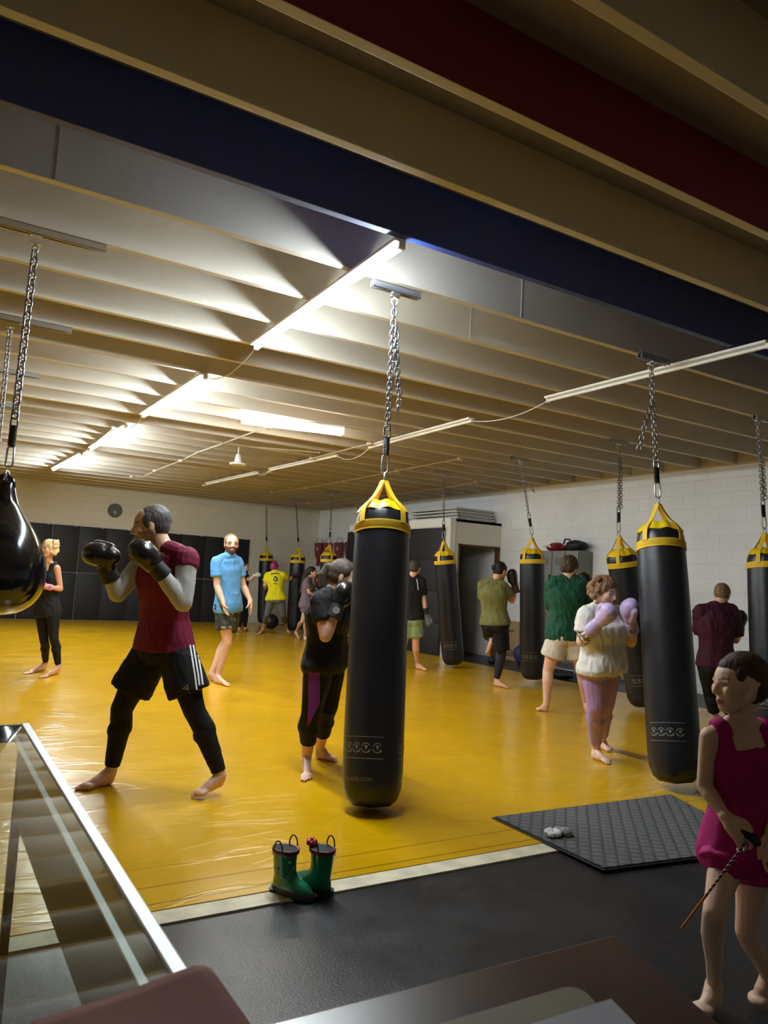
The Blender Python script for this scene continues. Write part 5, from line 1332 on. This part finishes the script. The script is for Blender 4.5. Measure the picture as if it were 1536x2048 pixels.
# --- man in light blue shirt ---------------------------------------------------------
D = 9.4; q = pp(D)
J = joints(D, head=(463, 1088), neck=(460, 1112), shL=(474, 1123, .14), shR=(433, 1123, -.10), elL=(487, 1172, .16), elR=(434, 1172, -.16), wrL=(500, 1200, .08), wrR=(446, 1202, -.26),
           hipL=(464, 1216, .08), hipR=(447, 1216, -.05), knL=(452, 1284, .18), knR=(455, 1285, -.12), anL=(428, 1345, .2), anR=(436, 1352, -.05), heelL=(421, 1362), toeL=(445, 1364), heelR=(429, 1366), toeR=(463, 1374))
J['anL'] = J['heelL'] + Z * .085; J['anR'] = J['heelR'] + Z * .085 + facing(90) * .03
def glasses(J, t, H):
    g = Geo(); f = H.f
    for k in (-1, 1):
        g.ring(H.p(.375, k * .135, .01), H.f, .11 * H.h, .013 * H.h, n=20, k=6, U=H.l, ry=.075 * H.h); g.cap(H.p(.37, k * .24, .03), H.p(.0, k * .33, .03), .007 * H.h, .007 * H.h)
    g.cap(H.p(.39, -.04, .02), H.p(.39, .04, .02), .007 * H.h, .007 * H.h); obj('glasses', g, m_dark, t, smooth=True, label='thin dark glasses')
def bs(co, J):
    col = np.tile(np.array(lin((44, 46, 40))), (len(co), 1)); n = np.array([noise.noise(V(c * 14)) for c in co]); col[n > .25] = lin((78, 80, 66)); col[n < -.45] = lin((150, 150, 130)); return col
person('person in glasses, light blue t-shirt and dark shorts, standing barefoot', J, facing(132), 'fair', k=.98, h=.25, face=facing(158), vox=.0085, belly=.035, eyes=False,
       clothes=[shirt((96, 160, 220), hem=-.14, sleeve=.62, off=.014, sleeve_r=.014, label='light blue t-shirt', fold=.010, flare=.0), 
                shorts((50, 52, 46), to=.62, off=.014, flare=.03, label='dark patterned shorts', m=mat('patterned shorts', (60, 60, 60), .7, attr=True, bump=.003, bscale=9), colour=bs)],
       hair=hair_short((132, 98, 66), th=.5, messy=.002, sides=True, front=-.03), headkw=dict(brow=(110, 80, 56), beard=((84, 56, 40), .95), blush=(214, 130, 110)), extra=glasses,
       hands=(dict(a=(q(505, 1224, .04) - J['wrL'], facing(270), facing(180)), curl=.3, s=1.12), dict(a=(q(451, 1226, -.28) - J['wrR'], facing(90), facing(150)), curl=.3, s=1.12)))

# --- person in dark clothes far behind him -------------------------------------------
D = 17.4; q = pp(D)
J = joints(D, head=(489, 1133), neck=(486, 1147), shL=(489, 1153, .14), shR=(485, 1153, -.14), elL=(503, 1158, .1), elR=(499, 1160, -.1), wrL=(512, 1152, .1), wrR=(509, 1151, -.1),
           hipL=(486, 1197, .1), hipR=(484, 1197, -.1), knL=(492, 1230, .1), knR=(482, 1230, -.1), anL=(490, 1257, .1), anR=(478, 1257, -.1), heelL=(488, 1262), toeL=(499, 1262), heelR=(473, 1264), toeR=(483, 1264))
m_wrapg = mat('pale hand wrap', (196, 196, 190), .7)
person('dark-clothed person punching in the far background, half hidden by person in light blue', J, facing(90), 'fair', k=.95, h=.23, face=facing(95), vox=.014,
       clothes=[shirt((26, 26, 28), hem=-.14, sleeve=.5, label='dark t-shirt'), pants((20, 20, 22), to=.9, label='dark trousers', name='trousers'), gloves([('R', q(517, 1150, -.12), Z, dict(m=m_wrapg, s=.75, size=.012, label='pale hand wrap'))])],
       hair=hair_short((30, 26, 24), th=.6), headkw=dict(brow=(40, 30, 28)), eyes=False)

# --- woman in yellow shirt, seen from behind ------------------------------------------
D = 17.0; q = pp(D)
J = joints(D, head=(549, 1135, .05), neck=(550, 1145, .0), shL=(536, 1151, .02), shR=(566, 1150, -.02), elL=(530, 1170, .08), elR=(578, 1158, .12), wrL=(531, 1176, .3), wrR=(586, 1154, .2),
           hipL=(544, 1196, -.05), hipR=(560, 1196, -.05), knL=(534, 1229, 0), knR=(566, 1229, 0), anL=(525, 1258, 0), anR=(576, 1258, 0), heelL=(526, 1265), toeL=(516, 1270), heelR=(574, 1264), toeR=(582, 1270))
J['anL'] = J['heelL'] + Z * .08; J['anR'] = J['heelR'] + Z * .08
def back_print(J, t, H):
    sh = [c for c in t.children if c.name.startswith('shirt')][0]
    rows = [ray_rows(seg((551 + 2 * math.cos(a), 1158 + 3.4 * math.sin(a)), (551 + 4.6 * math.cos(a + .8), 1158 + 6 * math.sin(a + .8)), 3), 2.6) for a in (0, 1.1, 2.3, 3.4, 4.5, 5.5)]
    rows.append(ray_rows(seg((542, 1149), (548, 1147), 3) + seg((552, 1146.5), (558, 1147.5), 3), 1.8)); rows.append(ray_rows(seg((547, 1167), (556, 1168), 3), 1.5))
    decal(sh, sh, 'back_print', rows, m_black, label='black print on the back')
m_grey_leg = mat('speckled grey leggings', (98, 98, 100), .8, var=.35, vscale=26)
person('person in bright yellow shirt and grey leggings, seen from behind at a far bag', J, facing(10), 'fair', k=1.12, h=.23, face=facing(20), tilt=12, vox=.013, female=True, hips=1.15,
       clothes=[shirt((226, 214, 20), hem=-.10, sleeve=.62, off=.018, label='bright yellow t-shirt'), pants((98, 98, 100), to=.5, m=m_grey_leg, label='speckled grey cropped leggings'),
                gloves([('R', q(592, 1152, .28), Z, dict(m=mat('plum glove', (74, 40, 66), .4), s=.95, size=.012, label='plum boxing glove'))])],
       hair=hair_pulled((148, 36, 88), bun=((-.1, .05, .5), (.2, .2, .18))), extra=back_print, eyes=False)

# --- girl in grey purple outfit --------------------------------------------------------
D = 15.9; q = pp(D)
J = joints(D, head=(624.5, 1144), neck=(618, 1157), shL=(617, 1163, .13), shR=(613, 1163, -.13), elL=(624, 1183, .14), elR=(618, 1185, -.16), wrL=(634, 1188, .05), wrR=(629, 1190, -.1),
           hipL=(614, 1207, .08), hipR=(611, 1207, -.08), knL=(605, 1242, .08), knR=(613, 1243, -.06), anL=(596, 1267, .08), anR=(611, 1274, -.06), heelL=(591, 1270, .04), toeL=(600, 1280), heelR=(609, 1281), toeR=(620, 1283))
J['anL'] = J['heelL'] + Z * .07; J['anR'] = J['heelR'] + Z * .08
person('person in loose grey purple shirt and shorts near the far bags', J, facing(88), 'fair', k=.84, h=.225, face=facing(92), vox=.012, female=True, chest=.02,
       clothes=[shirt((122, 104, 118), hem=-.16, sleeve=.6, off=.025, flare=.06, label='loose grey purple t-shirt'), shorts((112, 94, 110), to=.42, off=.022, flare=.03, label='grey purple shorts')],
       hair=hair_pulled((22, 20, 22), tail=[((-.42, 0, .1), .05), ((-.62, 0, -.35), .06), ((-.78, 0, -1.1), .055), ((-.95, 0, -1.9), .035)]), eyes=False, headkw=dict(brow=(30, 24, 24)))

# --- woman in black tee and leggings with a purple panel -------------------------------
D = 5.35; q = pp(D)
J = joints(D, head=(688, 1153, 0), neck=(664, 1188, 0), shL=(664, 1203, .18), shR=(642, 1202, -.14), elL=(700, 1262, .2), elR=(651, 1272, -.24), wrL=(706, 1222, .1), wrR=(671, 1224, -.22),
           hipL=(662, 1322, .10), hipR=(640, 1324, -.07), knL=(657, 1414, .10), knR=(622, 1428, -.10), anL=(638, 1502, .1), anR=(611, 1522, -.1), heelL=(630, 1517), toeL=(679, 1524), heelR=(612, 1538), toeR=(614, 1566))
J['anL'] = J['heelL'] + Z * .085 + facing(90) * .03; J['anR'] = J['heelR'] + Z * .085
def panel(J, t, H):
    lg = [c for c in t.children if c.name.startswith('leggings')][0]
    path_ = seg((622, 1316), (621, 1370), 10) + seg((621, 1370), (624, 1405), 7)[1:]
    rows = [ray_rows(path_, 24)]
    def wide(u, v, w): return [(V((0, 0, CAMZ)), ray(u + w * x, v).normalized()) for x in (-1, -.6, -.2, .2, .6, 1)]
    R1 = [wide(628, 1316 + i * 4.5, 11.5) for i in range(21)]
    R2 = [wide(628 - i * 1.2, 1406 + i * 4.5, 11.5 * (1 - i / 11)) for i in range(11)]
    decal(lg, lg, 'side_panel', [R1 + R2[1:]], cloth((118, 44, 170), fold=.002), label='purple side panel')
person('person in black tee and leggings with purple side panel, one black glove raised', J, facing(96), 'fair', k=1.10, h=.235, face=facing(98), tilt=10, vox=.006, female=True, chest=.02, hips=1.12, ks=1.08, belly=.02,
       clothes=[shirt((24, 24, 27), hem=-.12, sleeve=.60, off=.015, sleeve_r=.012, label='black t-shirt', fold=.010, flare=.0, seed=3), pants((15, 15, 17), to=.66, off=.008, label='black cropped leggings'),
                gloves([('R', q(686, 1188, -.17), facing(90) * .3 + Z * .1 - facing(0) * .2, dict(m=m_gblack, s=1.05, label='black boxing glove guarding the face', cuff_m=m_gblack2, badge=True)),
                        ('L', q(712, 1190, .0), Z, dict(m=m_gblack, s=1.05, label='black boxing glove behind the bag', cuff_m=m_gblack2))])],
       hair=hair_pulled((78, 66, 56), messy=.002, cap_=.6, tail=[((-.40, 0, .22), .02), ((-.55, .0, .18), .026), ((-.62, 0, -.08), .032), ((-.58, 0, -.40), .026), ((-.5, .0, -.60), .010)]), headkw=dict(brow=(60, 44, 36)), extra=panel)

# --- man in black shirt and green shorts beyond the front bag ---------------------------
D = 11.7; q = pp(D)
J = joints(D, head=(830, 1135), neck=(827, 1153), shL=(801, 1163), shR=(842, 1163), elL=(793, 1200), elR=(847, 1199), wrL=(797, 1224, .1), wrR=(851, 1222, -.02),
           hipL=(812, 1238), hipR=(833, 1238), knL=(808, 1287), knR=(831, 1285), anL=(803, 1328), anR=(832, 1327), heelL=(800, 1336), toeL=(786, 1333), heelR=(832, 1338), toeR=(856, 1342))
J['anL'] = J['heelL'] + Z * .08; J['anR'] = J['heelR'] + Z * .08 + facing(90) * .02
m_ggrey = mat('grey glove leather', (88, 90, 92), .4)
def piping(J, t, H):
    sh = [c for c in t.children if c.name.startswith('shirt')][0]
    decal(sh, sh, 'piping', [ray_rows(seg((833, 1159), (835, 1167), 4) + seg((835, 1167), (836, 1180), 6)[1:], 1.6)], m_white, label='white piping', lift=.006)
person('person in black shirt and pale green shorts, partly behind the large front bag', J, facing(12), 'fair', k=1.0, h=.24, face=facing(25), vox=.010,
       clothes=[shirt((22, 23, 26), hem=-.06, sleeve=.72, off=.02, label='black sports shirt'), shorts((140, 158, 110), to=.75, off=.018, flare=.03, label='pale green shorts'),
                gloves([('R', q(856, 1242, -.02), facing(90), dict(m=m_ggrey, s=1.0, size=.009, label='grey boxing glove', cuff_m=m_gblack2)), ('L', q(797, 1243, .1), Z, dict(m=m_ggrey, s=1.0, size=.009, label='grey boxing glove hidden by the bag', cuff_m=m_gblack2))])],
       hair=hair_short((52, 48, 46), th=.4, messy=.003), extra=piping, eyes=False)

# --- man in olive shirt kneeing -----------------------------------------------------------
D = 10.3; q = pp(D)
J = joints(D, head=(1001, 1141, .03), neck=(990, 1162), shL=(967, 1171, .02), shR=(1006, 1173, -.02), elL=(968, 1205, .25), elR=(1024, 1201, .06), wrL=(985, 1182, .38), wrR=(1031, 1179, .08),
           hipL=(979, 1247, .05), hipR=(1001, 1247, -.02), knL=(982, 1272, .44), knR=(1003, 1308, .02), anL=(981, 1284, .08), anR=(995, 1362, 0), heelL=V((0, 0, 0)), toeL=V((0, 0, 0)), heelR=(988, 1372), toeR=(1022, 1378))
J['heelL'] = q(985, 1286, .0); J['toeL'] = q(974, 1315, .1); J['anL'] = q(984, 1281, .06); J['anR'] = J['heelR'] + Z * .085 + facing(90) * .03
person('person in olive t-shirt and black shorts, one knee raised at a bag', J, facing(12), 'tan', k=1.06, h=.235, face=facing(55), tilt=8, vox=.009, hips=1.0,
       clothes=[shirt((112, 112, 66), hem=-.04, sleeve=.66, off=.02, label='olive t-shirt', fold=.016), pants((44, 46, 58), to=.92, label='dark grey leggings', off=.006), shorts((14, 14, 20), to=.86, off=.018, flare=.02, label='black shorts'),
                gloves([('R', q(1025, 1153, .1), facing(270), dict(m=m_gblack, s=1.1, size=.008, label='black boxing glove by the face', cuff_m=mat('dark red cuff', (70, 36, 34), .6))), ('L', q(996, 1160, .42), Z, dict(m=m_gblack, s=1.05, size=.009, label='black boxing glove held out in front', cuff_m=m_gblack2))])],
       hair=hair_pulled((20, 19, 21), bun=((-.5, .05, .08), (.15, .15, .15)), cap_=.8), eyes=False)

# --- man in dark green shirt ---------------------------------------------------------------
D = 8.5; q = pp(D)
J = joints(D, head=(1140, 1134, .03), neck=(1136, 1158), shL=(1105, 1169, .0), shR=(1160, 1169, 0), elL=(1102, 1210, .25), elR=(1182, 1208, .1), wrL=(1118, 1185, .42), wrR=(1182, 1178, .2),
           hipL=(1116, 1268), hipR=(1147, 1268), knL=(1096, 1342, .03), knR=(1163, 1342, .03), anL=(1089, 1410), anR=(1177, 1410), heelL=(1096, 1424), toeL=(1071, 1421), heelR=(1172, 1424), toeR=(1186, 1434))
J['anL'] = J['heelL'] + Z * .085 + facing(270) * .02; J['anR'] = J['heelR'] + Z * .085
person('person in dark green shirt and white shorts, seen from behind', J, facing(5), 'fair', k=1.08, h=.24, face=facing(50), tilt=5, vox=.008,
       clothes=[shirt((26, 78, 58), hem=-.12, sleeve=1.4, off=.024, sleeve_r=.024, label='dark green sweatshirt', fold=.02, flare=.02), shorts((214, 208, 196), to=.60, off=.018, flare=.03, label='white shorts'),
                gloves([('R', q(1171, 1160, .22), Z, dict(m=m_gblack, s=1.05, size=.008, label='black boxing glove', cuff_m=m_gblack2)), ('L', q(1130, 1165, .45), Z, dict(m=m_gblack, s=1.05, size=.009, label='black boxing glove in front of the chest', cuff_m=m_gblack2))])],
       hair=hair_short((68, 50, 36), th=1.3, messy=.012), eyes=False)

# --- woman in white tee with lilac gloves ------------------------------------------------------
D = 6.05; q = pp(D)
J = joints(D, head=(1209, 1183, -.04), neck=(1203, 1216, 0), shL=(1233, 1230, .10), shR=(1173, 1231, -.06), elL=(1262, 1284, .06), elR=(1164, 1283, -.10), wrL=(1263, 1254, -.06), wrR=(1186, 1256, -.22),
           hipL=(1216, 1334, .08), hipR=(1187, 1334, -.02), knL=(1213, 1404, .12), knR=(1192, 1412, -.03), anL=(1203, 1488, .2), anR=(1187, 1502, .02), heelL=(1199, 1497), toeL=(1224, 1505), heelR=(1184, 1517), toeR=(1225, 1530))
J['anL'] = J['heelL'] + Z * .08 + facing(90) * .02; J['anR'] = J['heelR'] + Z * .08 + facing(90) * .03
m_lilac = mat('lilac glove leather', (200, 178, 226), .38); m_lilac2 = mat('lilac cuff', (196, 176, 218), .45)
def tattoo(co, col, J, H):
    a, b = np.array(J['elR']), np.array(J['wrR']); d = b - a; L = np.linalg.norm(d); d /= L
    t = (co - a) @ d; r = np.linalg.norm((co - a) - t[:, None] * d, axis=1)
    m = (t > .02) & (t < L) & (r < .075)
    n = np.array([noise.noise(V(c * 45)) for c in co[m]]) if m.any() else []
    col[m] = np.where(np.array(n)[:, None] > .0, np.array(lin((92, 96, 84))), col[m])
def seam(J, t, H):
    lg = [c for c in t.children if c.name.startswith('leggings')][0]
    decal(lg, lg, 'seam', [ray_rows(seg((1196, 1342), (1196, 1372), 6) + seg((1196, 1372), (1184, 1398), 5)[1:], 1.4), ray_rows(seg((1183, 1469), (1206, 1473), 6), 1.4)], mat('dark lilac thread', (110, 80, 130), .8), label='darker seam', lift=.002)
person('person in white t-shirt and lilac leggings holding up lilac gloves', J, facing(142), 'pale', k=1.18, h=.23, face=facing(138), tilt=16, vox=.006, female=True, chest=.018, hips=1.06, belly=.035, ks=1.08, paint=tattoo, closed=True, wide=1.06,
       clothes=[shirt((226, 222, 214), hem=-.13, sleeve=.66, off=.014, sleeve_r=.014, label='white t-shirt', fold=.014, flare=.0, seed=6), pants((176, 142, 194), to=.86, off=.007, label='lilac leggings', fold=.003),
                gloves([('R', q(1214, 1229, -.32), Z, dict(m=m_lilac, s=1.08, label='lilac glove across the chest', cuff_m=m_lilac2)), ('L', q(1257, 1221, -.14), facing(200) + Z * .2, dict(m=m_lilac, s=1.08, label='lilac glove raised beside the bag', cuff_m=m_lilac2, badge=True))])],
       hair=hair_pulled((128, 92, 62), bun=((-.5, .05, .0), (.2, .2, .2)), curls=14, messy=.012), headkw=dict(brow=(110, 78, 56), blush=(226, 140, 130), eyes=True))

# --- man in dark maroon tee at the right --------------------------------------------------------
D = 8.2; q = pp(D)
J = joints(D, head=(1445, 1188, .05), neck=(1436, 1212), shL=(1404, 1223, .0), shR=(1461, 1223, .0), elL=(1402, 1270, .25), elR=(1471, 1280, .06), wrL=(1425, 1255, .42), wrR=(1479, 1262, .2),
           hipL=(1418, 1330), hipR=(1448, 1330), knL=(1422, 1388, .15), knR=(1452, 1390, .12), anL=(1427, 1432, 0), anR=(1462, 1432, 0), heelL=(1428, 1444), toeL=(1446, 1436), heelR=(1460, 1446), toeR=(1482, 1440))
J['anL'] = J['heelL'] + Z * .085; J['anR'] = J['heelR'] + Z * .085
person('person in dark maroon t-shirt leaning in, beside the bag at the right edge', J, facing(10), 'fair', k=1.12, h=.225, face=facing(40), tilt=12, vox=.009,
       clothes=[shirt((66, 22, 42), hem=-.08, sleeve=.8, off=.022, sleeve_r=.03, label='dark maroon t-shirt', fold=.016), pants((18, 18, 20), to=.9, off=.02, name='trousers', label='black trousers'),
                gloves([('R', q(1483, 1238, .28), facing(0), dict(m=m_gblack, s=1.05, size=.008, label='black boxing glove', cuff_m=m_gblack2)), ('L', q(1440, 1240, .5), Z, dict(m=m_gblack, s=1.0, size=.009, label='black boxing glove in front of the chest', cuff_m=m_gblack2))])],
       hair=hair_short((120, 92, 66), th=.5, messy=.004), eyes=False)

# --- small girl in magenta, near right -----------------------------------------------------------
D = 2.5; q = pp(D)
J = joints(D, head=(1479, 1367, 0), neck=(1478, 1444, 0), shL=(1538, 1474, .03), shR=(1420, 1474, -.02), elL=(1560, 1572, .02), elR=(1409, 1572, -.02), wrL=(1545, 1660, -.10), wrR=(1450, 1632, -.10),
           hipL=(1512, 1688, .02), hipR=(1462, 1688, .0), knL=(1492, 1862, .02), knR=(1428, 1826, -.12), anL=(1533, 1972, .1), anR=(1424, 1962, -.03), heelL=(1546, 1990, .03), toeL=(1508, 2012), heelR=(1436, 2012), toeR=(1392, 2034))
J['anL'] = J['heelL'] + Z * .055 + facing(270) * .015; J['anR'] = J['heelR'] + Z * .065 + facing(270) * .015
hd = q(1474, 1658, -.13) - J['wrR']
person('child in magenta tank top and pink shorts holding a striped stick', J, facing(188), 'peach', k=.74, h=.20, face=facing(264), tilt=4, vox=.0042, female=True, wide=1.10, ks=.74, nose=.72,
       clothes=[shirt((178, 16, 110), hem=-.16, sleeve=0, off=.010, name='tank_top', label='magenta tank top', flare=.06, fold=.010, m=cloth((178, 16, 110), fold=.002)), shorts((206, 40, 130), to=.36, off=.014, flare=.018, label='pink shorts', m=cloth((206, 40, 130), fold=.002))],
       hair=hair_pulled((74, 54, 40), bun=((-.46, 0, .1), (.16, .16, .16)), messy=.0015, cap_=1.0), headkw=dict(brow=(80, 56, 44), lips=(186, 104, 96)),
       hands=(dict(a=(V((0, 0, -1)), facing(180), facing(270)), curl=.6), dict(a=(hd, facing(0) * .9 - Z * .45, Z + facing(270) * .25), curl=.75, thumb=.9, s=.98)))
# what she holds
a, b = q(1492, 1684, -.16), q(1363, 1857, -.10)
t = empty('striped_stick', b, 'thin red and white striped stick with an orange tip held by child', 'stick')
mid = a.lerp(b, .62)
g = Geo(); n = 40
d = (mid - a); ax = d.normalized(); U = ax.orthogonal().normalized(); W = ax.cross(U)
obj('stick_body', Geo().cap(a, mid, .0035, .0035, n=10), mat('dark red stick', (96, 26, 30), .5), t, smooth=True)
obj('white_stripe', Geo().path([a + d * (i / 120) + U * (.0034 * math.cos(i * 2 * pi / 10)) + W * (.0034 * math.sin(i * 2 * pi / 10)) for i in range(121)], .0014, n=5), m_white, t, smooth=True, label='white spiral stripe')
obj('tip', Geo().cap(mid, b, .004, .0035, n=10), mat('orange stick tip', (206, 120, 36), .5), t, smooth=True, label='orange end')
p = q(1497, 1672, -.15); t = empty('handheld_toy', p, 'small dark rounded object in the hand of child', 'toy')
e1 = (q(1525, 1685, -.17) - q(1480, 1660, -.14)).normalized(); g = Geo(); g.ell(p, e1 * .038, Z * .013, e1.cross(Z) * .014); g.ell(p + e1 * .02, e1 * .02, Z * .018, e1.cross(Z) * .016)
voxel('body', g, .003, m_black, t, it=2)
